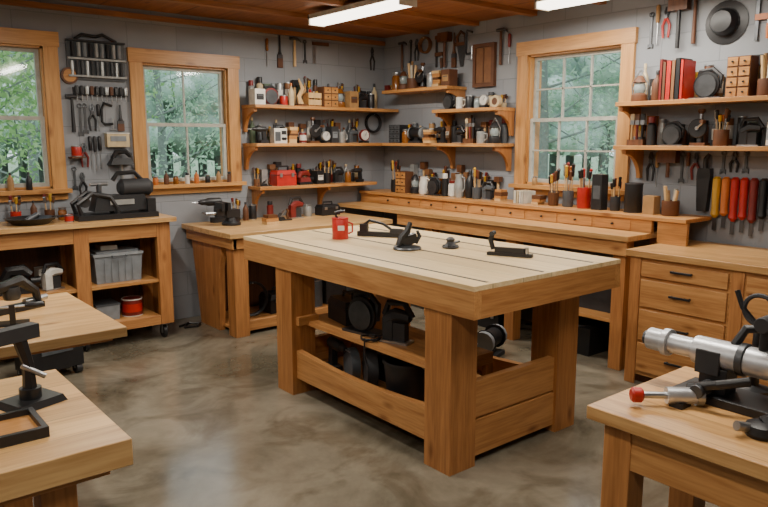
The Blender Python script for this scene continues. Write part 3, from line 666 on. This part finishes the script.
for (x, c, k) in [(2.15, ORG, 0), (2.24, BROWN, 1), (2.32, AMBER, 0), (2.42, WHITE, 2), (2.5, ORG, 1), (2.6, BLK, 0), (2.7, TAN, 1), (2.8, BROWN, 2)]:
    q, _ = [jar(c, .022, .07), bottle(c, .02, .11), spray(c, BLK, .09, .018)][k]; q.done('small_jar' if k == 0 else 'small_bottle', (x, YW-.045, W2[2]-.005))
for (y_, c, k) in [(3.0, WHITE, 0), (3.15, BROWN, 1), (3.6, TAN, 0)]:
    q, _ = [jar(c, .022, .07), bottle(c, .02, .11)][k]; q.done('small_jar', (XW-.045, y_, W3[2]-.005))
for (x, c) in [(.8, WDK), (.95, BROWN), (1.1, TAN), (1.22, BLK)]:
    q, _ = bottle(c, .022, .13); q.done('small_bottle', (x, YW-.045, W1[2]-.005))

# ------------------------------------------------------------------ hanging tools
def hammer(hc=WPALE, l=.3):
    q = B(); q.cyl((0, -.02, -.02), (0, -.02, -l), .010, hc, .014, 10); q.cyl((-.045, -.02, -.02), (.03, -.02, -.02), .014, DKSTEEL, n=10); q.tube([(.03, -.02, -.02), (.055, -.02, -.028), (.07, -.02, -.045)], [.012, .009, .004], DKSTEEL); q.cyl((0, -.02, -.01), (0, 0, -.01), .004, STEEL, n=6); return q
def pliers(c=RED, l=.2):
    q = B(); q.cyl((0, -.004, -l*.32), (0, -.022, -l*.32), .012, DKSTEEL)
    for s_ in (-1, 1):
        q.tube([(s_*.004, -.012, 0), (s_*.012, -.012, -l*.18), (0, -.012, -l*.33)], [.005, .009, .01], DKSTEEL, 6); q.tube([(0, -.012, -l*.33), (s_*.025, -.012, -l*.6), (s_*.018, -.012, -l)], [.009, .009, .007], c, 7)
    return q
def screwdriver(c=RED, l=.24):
    q = B(); q.lathe([(.008, 0), (.014, .01), (.013, l*.4), (.008, l*.45)], c, (0, -.016, 0), (0, 0, -1), 10); q.cyl((0, -.016, -l*.45), (0, -.016, -l), .0045, STEEL, n=6); return q
def wrench(l=.2):
    q = B(); q.box((0, -.006, -l/2), (.016, .008, l*.8), DKSTEEL); q.ring((0, -.006, -l*.07), .014, .006, DKSTEEL, 'y', 12); q.prism([(-.018, 0), (-.02, -.03), (-.006, -.02), (.006, -.02), (.02, -.03), (.018, 0)], .01, DKSTEEL, (0, -.006, -l*.88)); return q
def saw(l=.45, hc=WDK):
    q = B(); q.prism([(-.05, -.1), (.06, -.1), (.03, -l), (-.0, -l)], .003, DKSTEEL, (0, -.012, 0))
    q.tube([(-.04, -.012, -.1), (-.045, -.012, -.04), (0, -.012, 0), (.05, -.012, -.03), (.055, -.012, -.1)], .013, hc); q.box((0, -.012, -.105), (.12, .02, .03), hc); return q
def square(l=.3):
    q = B(); q.box((0, -.005, -l/2), (.035, .004, l), STEEL); q.box((.07, -.008, -.02), (.18, .014, .03), WDK); return q
def cclamp(c=DKSTEEL, l=.25):
    q = B(); q.tube([(.03, -.015, -.02), (-.03, -.015, -.0), (-.05, -.015, -.05), (-.05, -.015, -l*.7), (-.03, -.015, -l*.8), (.03, -.015, -l*.78)], .010, c); q.cyl((.03, -.015, -l*.55), (.03, -.015, -l), .006, STEEL, n=8); q.cyl((.005, -.015, -l), (.055, -.015, -l), .005, STEEL, n=6); return q
def barclamp(l=.5, c=ORG):
    q = B(); q.box((0, -.01, -l/2), (.02, .008, l), DKSTEEL); q.box((.035, -.014, -.02), (.09, .02, .03), c); q.box((.035, -.014, -l*.6), (.09, .02, .035), c); q.cyl((.07, -.014, -l*.6), (.07, -.014, -l*.85), .007, STEEL, n=8); q.lathe([(.012, 0), (.015, .03), (.01, .09)], c, (.07, -.014, -l*.72), (0, 0, -1), 10); return q
def brushh(c=TAN, l=.28):
    q = B(); q.tube([(0, -.014, 0), (0, -.014, -l*.5), (0, -.014, -l*.6)], [.007, .011, .02], c); q.box((0, -.014, -l*.66), (.05, .018, l*.12), DKSTEEL); q.box((0, -.014, -l*.86), (.05, .016, l*.28), BROWN); return q
def coil(c=ORG, r=.09):
    q = B()
    for k in range(5): q.ring((0, -.01-.007*k, -r), r-.006*(k % 2), .007, c, 'y', 20)
    q.cyl((0, -.05, -.005), (0, 0, -.005), .005, STEEL, n=6); return q
def mallet(hc=WPALE, l=.3):
    q = B(); q.box((0, -.035, -.04), (.13, .06, .08), WDK); q.cyl((0, -.035, -.08), (0, -.035, -l), .013, hc, n=10); return q
def hang(q, name, wallid, u, z, tilt=0):
    if wallid == 'L': q.done(name, (u, YW-.002, z), rot=(0, rad(tilt), 0))
    else: q.done(name, (XW-.002, u, z), rot=Euler((0, rad(tilt), rad(-90)), 'XYZ'))
q = B(); q.box((0, -.01, -.13), (.42, .02, .29), DGREY)
for k in range(9): q.cyl((-.17+k*.042, -.035, -.01), (-.17+k*.042, -.035, -.11), .015, [BLK, SILV, GREY][k % 3], n=9); q.cyl((-.17+k*.042, -.02, -.02), (-.17+k*.042, -.035, -.02), .004, STEEL, n=6)
for k in range(11): q.cyl((-.18+k*.036, -.03, -.14), (-.18+k*.036, -.03, -.245), .011, [SILV, BLK2, BLK][k % 3], n=8)
q.box((0, -.035, -.125), (.42, .03, .014), SILV); q.box((0, -.035, -.25), (.42, .03, .014), SILV); q.box((0, -.035, 0.005), (.42, .03, .014), BLK)
q.tube([(-.15, -.03, .012), (-.1, -.03, .05), (0, -.03, .04), (.05, -.03, .06), (.15, -.03, .012)], .012, BLK)
q.done('socket_rack', (1.755, YW, 2.22))
q = B(); q.box((0, -.012, -.02), (.40, .024, .06), BLK2)
for k in range(11): q.lathe([(.012, 0), (.016, .01), (.014, .06), (.007, .065)], [BLK, BLK2, SILV, BROWN][k % 4], (-.18+k*.036, -.036, .02), (0, 0, -1), 8); q.cyl((-.18+k*.036, -.036, -.04), (-.18+k*.036, -.036, -.09), .004, STEEL, n=6)
q.done('screwdriver_rack', (1.775, YW, 1.88))
q = B(); q.cyl((0, -.03, 0), (0, 0, 0), .06, WDK, n=24); q.cyl((0, -.034, 0), (0, -.03, 0), .046, WSH, n=24); q.done('wooden_disc', (1.555, YW, 1.97))
for (f, nm, u, z) in [(hammer(BLK, .28), 'claw_hammer', 1.56, 1.84), (wrench(.24), 'wrench', 1.615, 1.77), (wrench(.22), 'wrench', 1.65, 1.77), (pliers(BLK, .2), 'pliers', 1.70, 1.77), (screwdriver(BLK, .2), 'screwdriver', 1.745, 1.77), (cclamp(BLK, .2), 'c_clamp', 1.82, 1.78), (brushh(BLK, .2), 'dust_brush', 1.91, 1.77),
                      (pliers(DRED, .18), 'pliers', 1.625, 1.48), (screwdriver(BLK, .24), 'screwdriver', 1.67, 1.53), (screwdriver(BLK2, .26), 'screwdriver', 1.705, 1.53), (screwdriver(BLK, .24), 'screwdriver', 1.74, 1.53), (wrench(.16), 'wrench', 1.545, 1.30), (pliers(BLK, .18), 'pliers', 1.60, 1.26)]:
    hang(f, nm, 'L', u, z)
q, _ = can(RED, .035, .08); q.done('red_tin', (1.56, YW-.05, 1.38)); q = B(); q.box((0, -.05, 0), (.1, .1, .012), WDK); q.done('small_bracket_shelf', (1.56, YW, 1.374))
q = B(); q.box((0, -.03, 0), (.17, .06, .10), CREAM); q.box((0, -.062, .012), (.12, .004, .04), GREY); q.box((0, -.033, .053), (.175, .066, .008), WHITE); q.done('wall_parts_box', (1.87, YW, 1.50))
q = B(); q.box((0, -.05, -.02), (.18, .1, .05), BLK, taper=.7); q.tube([(-.06, -.05, .0), (-.03, -.05, .05), (.04, -.05, .055), (.08, -.05, .02)], .02, BLK); q.cyl((.0, -.05, -.04), (.02, -.01, -.17), .014, SILV); q.done('hand_sander', (1.88, YW, 1.36))

for (f, nm, wl, u, z) in [
    (brushh(BLK), 'dust_brush', 'L', 3.35, 2.42), (hammer(WPALE, .26), 'claw_hammer', 'L', 3.5, 2.42), (screwdriver(AMBER), 'screwdriver', 'L', 3.22, 2.38), (coil(BLK, .09), 'cable_coil', 'L', 4.40, 1.76), (pliers(BLK2, .22), 'pliers', 'L', 4.40, 2.4), (square(.2), 'try_square', 'L', 3.72, 2.40), (wrench(.2), 'wrench', 'L', 3.62, 2.40),
    (barclamp(.28, BROWN), 'bar_clamp', 'R', 4.80, 2.44), (brushh(WDK, .3), 'dust_brush', 'R', 4.57, 2.44), (saw(.3), 'hand_saw', 'R', 4.49, 2.44), (coil(LEATH, .07), 'cable_coil', 'R', 4.94, 2.44), (cclamp(), 'c_clamp', 'R', 4.38, 2.44), (hammer(BROWN), 'claw_hammer', 'R', 4.02, 2.42),
    (mallet(BROWN, .3), 'mallet', 'R', 4.67, 2.45), (wrench(.22), 'wrench', 'R', 5.16, 2.44), (pliers(BLK), 'pliers', 'R', 5.07, 2.44), (hammer(WDK, .28), 'claw_hammer', 'R', 5.27, 2.44), (screwdriver(DRED), 'screwdriver', 'R', 3.93, 2.36),
    (wrench(.24), 'wrench', 'R', 2.68, 2.36), (screwdriver(TAN, .26), 'screwdriver', 'R', 2.63, 2.4), (pliers(RED), 'pliers', 'R', 2.57, 2.38), (mallet(BLK, .32), 'mallet', 'R', 2.47, 2.42), (hammer(BROWN, .32), 'claw_hammer', 'R', 2.37, 2.44),
    (barclamp(.34, ORG), 'bar_clamp', 'R', 1.98, 2.44), (barclamp(.34, RED), 'bar_clamp', 'R', 1.86, 2.44), (coil(LEATH, .07), 'cable_coil', 'R', 1.68, 2.4), (cclamp(), 'c_clamp', 'R', 1.55, 2.4), (brushh(RED), 'dust_brush', 'R', 1.4, 2.38),
    ]:
    hang(f, nm, wl, u, z)
q = B(); q.box((0, -.012, 0), (.24, .024, .36), WDK); q.box((0, -.026, 0), (.17, .006, .29), LEATH)
for s_ in (-1, 1): q.box((s_*.105, -.03, 0), (.03, .014, .36), BROWN); q.box((0, -.03, s_*.165), (.18, .014, .03), BROWN)
q.box((0, -.032, 0), (.01, .006, .28), WDK); q.done('wooden_frame', (XW, 4.20, 2.13), -90)
q = B(); q.lathe([(.13, 0), (.135, .006), (.085, .014), (.08, .06), (.065, .085), (.02, .09)], BLK, (0, 0, 0), (0, -1, 0), 26); q.ring((0, -.02, 0), .083, .006, BLK2, 'y'); q.done('black_hat', (XW, 2.17, 2.23), -90)
for k, (c, l) in enumerate([(YEL, .36), (ORG, .34), (RED, .38), (RED, .36), (DRED, .38), (BLK, .34)]):
    q = B(); q.lathe([(.014, 0), (.026, .015), (.023, l*.6), (.028, l*.68), (.01, l*.74)], c, (0, -.030, 0), (0, 0, -1), 12); q.box((0, -.030, -l*.84), (.024, .005, l*.24), DKSTEEL); q.cyl((0, -.028, -.008), (0, 0, -.008), .004, STEEL, n=6)
    q.done('wood_chisel', (XW-.002, 2.14-k*.058, 1.27), -90)
q = B(); q.prism([(-.04, 0), (.04, 0), (.045, -.05), (.03, -.28), (-.03, -.28), (-.045, -.05)], .05, BLK, (0, -.027, 0)); q.tube([(0, -.027, 0), (0, -.027, .06), (.02, -.027, .09)], [.016, .016, .012], BLK2); q.done('tool_holster', (XW, 2.225, 1.32), -90)
q = B(); q.prism([(-.08, 0), (.08, 0), (.09, -.12), (.06, -.34), (-.06, -.34), (-.09, -.12)], .08, BLK, (0, -.042, 0)); q.box((0, -.085, -.1), (.13, .01, .14), BLK2); q.tube([(.02, -.037, 0), (.03, -.037, .08)], .014, RED); q.done('tool_pouch', (XW, 1.71, 1.24), -90)
for (f, nm, u, z) in [(pliers(BLK), 'pliers', 2.62, 1.42), (screwdriver(TAN), 'screwdriver', 2.57, 1.42), (mallet(WDK, .18), 'mallet', 2.48, 1.43), (wrench(.2), 'wrench', 2.395, 1.42), (screwdriver(WDK, .2), 'screwdriver', 2.35, 1.42), (pliers(DRED, .18), 'pliers', 2.30, 1.42), (wrench(.13), 'wrench', 2.12, 1.43), (pliers(BLK, .13), 'pliers', 2.05, 1.43), (wrench(.12), 'wrench', 1.98, 1.43)]:
    hang(f, nm, 'R', u, z)

# ------------------------------------------------------------------ on the main bench
q, _ = can(RED, .05, .13, None, RED); q.tube([(.05, 0, .1), (.075, 0, .09), (.075, 0, .04), (.05, 0, .03)], .006, RED); q.box((0, -.0505, .07), (.04, .003, .03), WHITE); q.tube([(-.02, 0, .125), (-.03, 0, .16), (.03, 0, .17)], .01, BLK); q.done('red_mug', (2.50, 3.48, .9015), -30)
q = B(); q.box((0, 0, .014), (.34, .04, .028), BLK); q.box((-.13, 0, .045), (.05, .03, .06), BLK); q.box((.09, 0, .038), (.08, .028, .03), BLK2); q.cyl((.17, 0, .02), (.22, 0, .02), .012, STEEL); q.tube([(-.13, 0, .07), (-.09, 0, .10), (0, 0, .08), (.05, 0, .05)], .009, BLK); q.done('bar_jig', (2.76, 3.38, .9015), -60)
q = B(); q.lathe([(.075, 0), (.08, .006), (.075, .014), (.04, .022)], DKSTEEL, n=24); q.tube([(-.05, 0, .02), (-.03, 0, .07), (.0, 0, .1), (.02, 0, .15)], [.02, .022, .02, .012], BLK); q.box((.01, 0, .05), (.09, .04, .05), BLK, rot=(0, -20, 0)); q.tube([(.05, 0, .03), (.075, 0, .07), (.06, 0, .1)], [.012, .012, .008], BLK2)
q.done('bench_router', (2.54, 2.90, .9015), -20)
q = B(); q.lathe([(.045, 0), (.05, .008), (.03, .02), (.02, .035), (.025, .05), (.012, .06)], BLK2); q.cyl((0, 0, .02), (.07, .0, .03), .007, DKSTEEL); q.ring((0, 0, .012), .04, .005, BLK); q.done('hold_down_knob', (2.76, 2.78, .9015))
q = B(); q.box((0, 0, .008), (.24, .035, .016), BLK); q.box((.0, 0, .03), (.16, .022, .028), BLK); q.tube([(-.09, 0, .03), (-.105, 0, .08), (-.095, 0, .12)], [.012, .014, .013], BLK); q.cyl((-.095, -.025, .115), (-.095, .025, .115), .012, BLK2); q.cyl((.09, 0, .016), (.09, 0, .05), .01, STEEL); q.done('toggle_clamp', (2.80, 2.38, .9015), -65)

# ------------------------------------------------------------------ under the main bench
q = B(); q.lathe([(.10, 0), (.122, .21), (.128, .212), (.128, .225), (.116, .225), (.11, .2), (.10, .02)], BLK, n=24); q.tube([(-.125, 0, .21), (-.1, -.09, .15), (0, -.13, .12), (.1, -.09, .15), (.125, 0, .21)], .004, STEEL); q.done('black_bucket', (2.33, 2.66, .141), 90)
q, _ = tape(BLK2, .11, .06); q.done('hose_reel', (2.30, 2.93, .141), 60)
q, _ = tape(DGREY, .095, .05); q.done('tape_roll', (2.30, 3.10, .141), 70)
q, _ = vise(BLK, 1.2); q.done('bench_vise', (2.72, 3.0, .141), 200)
q, _ = drill(BLK, 1.1); q.done('cordless_drill', (2.30, 3.27, .141), 80)
q, _ = can(DGREY, .05, .14); q.done('paint_can', (2.60, 3.30, .141)); q, _ = drill(BLK, 1.1); q.done('cordless_drill', (2.75, 2.66, .141), 200); q, _ = toolbox(BLK, .3, .16, .18); q.done('toolbox', (2.50, 2.96, .141), 90)
q, _ = toolbox(BLK, .24, .15, .17); q.done('toolbox', (2.40, 3.27, .441), 80)
q, _ = grinder(BLK); q.done('bench_grinder', (2.42, 2.52, .441), 40)
q, _ = circsaw(BLK, 1.1); q.done('circular_saw', (2.32, 3.0, .441), -80); q, _ = jigsaw(BLK2, 1.2); q.done('jigsaw', (2.33, 2.74, .441), -70)
q = B(); q.tube([(2.25+.05*math.cos(t/2.), 2.86+.06*math.sin(t/2.)+.0*t, .449+.004*(t % 3)) for t in range(24)]+[(2.19, 2.84, .445), (2.185, 2.83, .36), (2.19, 2.80, .30)], .005, BLK); q.done('power_cord')
q, _ = grinder(BLK); q.done('bench_grinder', (3.58, 3.20, 0), 20, 1.4)
q, _ = drill(BLK2, 1.3); q.done('cordless_drill', (3.66, 3.56, 0), 20)
q, _ = toolbox(BLK, .3, .2, .2); q.done('toolbox', (4.22, 3.75, 0), -90)

# ------------------------------------------------------------------ left cabinet contents
q = B(); q.box((0, 0, .10), (.32, .27, .20), GREY, taper=1.08); q.box((0, 0, .208), (.36, .31, .018), pm('#8e9396', .5)); q.box((0, 0, .225), (.30, .25, .018), GREY)
for s_ in (-1, 1): q.box((s_*.175, 0, .19), (.025, .1, .05), DGREY)
for k in range(5): q.box((-.1+k*.05, -.141, .1), (.008, .012, .17), GREY)
q.tube([(-.05, -.155, .2), (-.05, -.175, .19), (.05, -.175, .19), (.05, -.155, .2)], .005, DGREY); q.done('plastic_storage_tote', (1.69, 5.27, .471))
q, _ = carton(PAPER, .12, .14, .03, None); q.done('parts_tray', (1.65, 5.27, .706))
q, _ = can(DRED, .075, .13, RED, WHITE); q.done('red_tub', (1.80, 5.22, .191))
q = B(); q.box((0, 0, .055), (.16, .2, .11), GREY, taper=1.05); q.box((0, 0, .115), (.175, .215, .012), DGREY); q.done('small_storage_bin', (1.60, 5.25, .191))
q, _ = sander(BLK, 1.5); q.done('power_sander', (1.02, 5.2, .471), -10); q, _ = carton(WHITE, .12, .14, .13, GREY); q.done('storage_box', (1.24, 5.34, .471))
q, _ = jigsaw(WHITE, 1.); q.done('jigsaw', (1.24, 5.17, .471), 15); q, _ = drill(BLK, 1.1); q.done('cordless_drill', (.78, 5.2, .471))
q, _ = toolbox(BLK2, .26, .16, .17); q.done('toolbox', (1.2, 5.28, .191)); q, _ = carton(TAN, .2, .18, .18); q.done('storage_box', (.9, 5.28, .191))
q, _ = carton(WHITE, .12, .12, .14); q.done('storage_box', (.56, 5.28, .471))
# rolling black case in front of the cabinet
q = B(); q.box((0, 0, .16), (.34, .22, .20), BLK); q.box((0, 0, .275), (.35, .23, .03), BLK2); q.box((0, -.113, .20), (.2, .006, .06), DGREY)
for sx_ in (-.14, .14):
    for sy_ in (-.08, .08): q.cyl((sx_-.018, sy_, .035), (sx_+.018, sy_, .035), .035, BLK2); q.box((sx_, sy_, .05), (.05, .012, .03), STEEL)
for s_ in (-1, 1): q.box((s_*.11, -.118, .255), (.03, .01, .05), STEEL)
q.tube([(-.07, 0, .29), (-.06, 0, .325), (.06, 0, .325), (.07, 0, .29)], .009, BLK); q.done('rolling_tool_case', (1.08, 4.72, 0), 12)

# ------------------------------------------------------------------ on the left cabinet
q = B()
q.box((0, 0, .015), (.46, .20, .03), BLK); q.tube([(-.2, -.06, .03), (-.22, -.06, .09), (-.14, -.06, .15), (-.04, -.06, .13), (.0, -.06, .06), (.0, -.06, .03)], .014, BLK); q.tube([(-.2, .05, .03), (-.22, .05, .09), (-.14, .05, .15), (-.04, .05, .13), (.0, .05, .06), (.0, .05, .03)], .014, BLK)
q.box((.03, 0, .09), (.32, .12, .09), BLK, taper=.85); q.lathe([(.03, 0), (.052, .02), (.052, .18), (.035, .20)], BLK2, (.03, 0, .175), (1, 0, 0)); q.box((.03, -.062, .095), (.14, .004, .03), SILV)
q.cyl((-.08, 0, .12), (-.08, 0, .2), .015, DKSTEEL); q.cyl((-.13, 0, .2), (-.03, 0, .2), .010, STEEL); q.box((.2, 0, .07), (.05, .15, .08), BLK); q.cyl((-.17, -.03, .1), (-.17, .05, .1), .03, DKSTEEL)
q.tube([(.0, 0, .22), (.03, 0, .26), (.13, 0, .265), (.17, 0, .22)], .014, BLK)
q.done('bench_planer', (1.72, 5.25, .935), 0, 1.25)
q = B(); q.lathe([(.11, 0), (.16, .04), (.165, .045), (.15, .045), (.11, .012)], BLK, n=24); q.box((.20, 0, .042), (.12, .03, .012), BLK); q.cyl((-.03, 0, .02), (.05, .02, .06), .02, DKSTEEL); q.done('metal_pan', (1.14, 5.2, .935))
for (f, nm, x, y_) in [(cup_tools(WDK, 7, .04, .07, .1), 'tool_cup', .95, 5.43), (cup_tools(BROWN, 6, .035, .07, .1), 'tool_cup', 1.32, 5.43), (cup_tools(RED, 6, .035, .07, .1), 'tool_cup', 1.1, 5.44), (jar(AMBER, .03, .09), 'glass_jar', 1.38, 5.33), (can(RED, .03, .05), 'red_tin', 1.38, 5.17), (bottle(BROWN, .022, .14), 'small_bottle', 1.22, 5.45)]:
    f[0].done(nm, (x, y_, .9352))

# on the corner bench
for (f, nm, x, y_) in [(vise(BLK, 1.3), 'bench_vise', 2.64, 5.2), (cup_tools(BLK, 6, .035, .09, .1), 'tool_cup', 2.80, 5.42), (bottle(BROWN, .025, .16), 'glue_bottle', 2.89, 5.42), (handplane(.9), 'hand_plane', 3.1, 5.2), (jigsaw(DRED), 'jigsaw', 3.32, 5.3), (can(SILV, .04, .1), 'paint_can', 3.50, 5.38), (toolbox(BLK, .2, .12, .12), 'toolbox', 3.70, 5.35), (can(BLK, .035, .13), 'paint_can', 2.98, 5.46), (spray(DRED, BLK, .15), 'spray_can', 3.16, 5.47), (jar(AMBER, .03, .1), 'glass_jar', 3.42, 5.48), (drill(BLK, 1.1), 'cordless_drill', 2.62, 5.44), (offcuts(.14, 3), 'wood_offcuts', 2.92, 5.05)]:
    f[0].done(nm, (x, y_, .8152))
q, _ = coil(BLK, .14), 0; q.done('air_hose_coil', (2.75, 5.12, .338))
q, _ = toolbox(BLK, .3, .2, .2); q.done('toolbox', (3.05, 5.15, .051)); q, _ = can(DGREY, .1, .24); q.done('paint_bucket', (3.34, 5.1, .051)); q, _ = carton(BLK2, .22, .2, .32, None); q.done('storage_bin', (3.58, 5.15, .051))
pack([('storage_bin', carton(BLK, .3, .25, .3, None)), ('paint_bucket', can(DGREY, .1, .25, WHITE)), ('toolbox', toolbox(DRED, .3, .2, .2)), ('storage_box', carton(TAN, .25, .25, .25)), ('storage_bin', carton(BLK2, .3, .25, .28, None))], 'R', 4.2, 2.56, .326, .27, 0)
q = B(); q.box((0, 0, .1), (.3, .25, .2), BLK, taper=1.08); q.ring((0, 0, .2), .12, .008, BLK2); q.done('floor_bin', (4.23, 2.9, 0), 90)

# ------------------------------------------------------------------ foreground right
q = B()
def yc(y1_, y2_, r_, m_, x=2.0, z=.885, r2=None): q.cyl((x, y1_, z), (x, y2_, z), r_, m_, r2, 20)
q.bb((1.93, .58, .75), (2.07, 1.00, .775), BLK); q.bb((1.965, .86, .775), (2.035, .94, .85), BLK); q.bb((1.965, .62, .775), (2.035, .70, .85), BLK)
yc(1.12, 1.07, .034, ALU); yc(1.135, 1.12, .022, DKSTEEL); yc(1.07, 1.05, .042, ALU); yc(1.05, .97, .030, ALU); yc(.97, .84, .042, ALU); yc(.84, .82, .048, DKSTEEL); yc(.82, .55, .042, ALU); yc(.55, .50, .05, STEEL); yc(.5, .2, .036, ALU)
q.bb((1.955, .88, .83), (2.045, .95, .90), BLK2)
q.tube([(2.0, .86, .92), (2.02, .84, .97), (2.06, .78, .975), (2.07, .72, .93)], .014, BLK)
q.tube([(2.0, .74, .91), (2.03, .7, .99), (2.02, .64, 1.03), (2.0, .6, .99)], .012, BLK)
q.cyl((2.0, .78, .92), (2.0, .78, 1.0), .014, BLK); q.cyl((1.97, .78, 1.0), (2.03, .78, 1.0), .022, BLK2)
q.tube([(1.94, .95, .775), (1.90, .93, .80), (1.89, .85, .83), (1.93, .78, .85)], .014, BLK); q.cyl((1.95, .9, .80), (1.87, .9, .80), .02, DKSTEEL)
q.done('clamping_lathe', bevel=.002)
q = B(); d = Vector((.19, -.17, 0)).normalized(); p = Vector((1.755, 1.03, .782))
q.lathe([(.016, 0), (.022, .006), (.022, .028), (.016, .034)], RED, p, d, 16); q.cyl(p+d*.034, p+d*.10, .010, STEEL); q.cyl(p+d*.10, p+d*.18, .024, ALU, n=18); q.cyl(p+d*.18, p+d*.20, .028, STEEL, n=18)
q.box(p+d*.14+Vector((0, 0, -.024)), (.05, .04, .016), BLK)
q.done('pipe_clamp')
q = B(); q.lathe([(.04, 0), (.045, .01), (.04, .03), (.02, .04)], BLK, n=20); q.tube([(0, 0, .03), (.03, -.03, .05), (.06, -.06, .05)], [.02, .022, .018], BLK); q.cyl((-.02, .02, .02), (-.06, .04, .03), .013, STEEL); q.done('clamp_handle', (1.83, .70, .75))
q = B(); q.lathe([(.05, 0), (.05, .01), (.015, .02), (.012, .2)], BLK); q.ring((0, 0, .25), .045, .007, BLK2, 'x'); q.tube([(0, 0, .2), (0, -.06, .24), (0, -.12, .22)], .009, BLK); q.tube([(0, 0, .2), (0, .05, .25), (0, .07, .30)], .008, BLK); q.done('wire_stand', (2.15, .86, .75))
q = B(); q.lathe([(.15, 0), (.17, .26), (.18, .27), (.17, .28), (.16, .27)], BLK, n=26); q.done('black_bucket', (1.95, .66, 0), 0, 1.15)

# ------------------------------------------------------------------ foreground left
q = B(); q.box((0, 0, .010), (.15, .12, .020), BLK, taper=.88); q.cyl((0, 0, .02), (0, 0, .05), .03, BLK); q.tube([(0, 0, .05), (.0, 0, .12), (-.02, 0, .2)], [.020, .016, .020], BLK); q.box((-.06, 0, .215), (.18, .04, .04), BLK2); q.cyl((-.1, 0, .19), (-.1, 0, .12), .015, STEEL); q.cyl((-.02, 0, .12), (.03, -.03, .08), .008, STEEL)
q.done('drill_stand', (.43, 2.13, .75), 20)
q = B(); q.box((0, 0, .006), (.26, .16, .012), WSH)
for s_ in (-1, 1): q.box((0, s_*.08, .014), (.28, .014, .028), BLK); q.box((s_*.133, 0, .014), (.014, .15, .028), BLK)
q.done('tool_tray', (.27, 1.94, .75))
q = B(); q.box((0, 0, .012), (.24, .06, .024), BLK); q.tube([(-.1, 0, .024), (-.06, 0, .1), (.04, 0, .12), (.1, 0, .07), (.11, 0, .024)], [.02, .024, .024, .018, .014], BLK); q.lathe([(.03, 0), (.035, .02), (.03, .05)], DKSTEEL, (0, 0, .05), (0, 0, 1)); q.cyl((.05, 0, .03), (.16, .02, .03), .012, STEEL); q.done('electric_hand_planer', (.64, 3.38, .75), 20, 1.1)
q, _ = fclamp(.22, .8); q.done('f_clamp', (.56, 3.12, .75), -15)
q = B(); q.tube([(0, 0, .012), (.1, .05, .012), (.18, 0, .012), (.12, -.08, .012), (.02, -.05, .012), (.08, .03, .02)], .01, BLK); q.done('power_cord', (2.2, 5.3, 0))

# ------------------------------------------------------------------ camera
cam = bpy.data.cameras.new('camera'); cam.sensor_width = 36; cam.lens = 36*699/768; cam.clip_start = .02
co = bpy.data.objects.new('camera', cam); bpy.context.collection.objects.link(co)
co.location = (0, 0, 1.5); co.rotation_euler = (rad(90-9.2), 0, rad(-39.3)); bpy.context.scene.camera = co
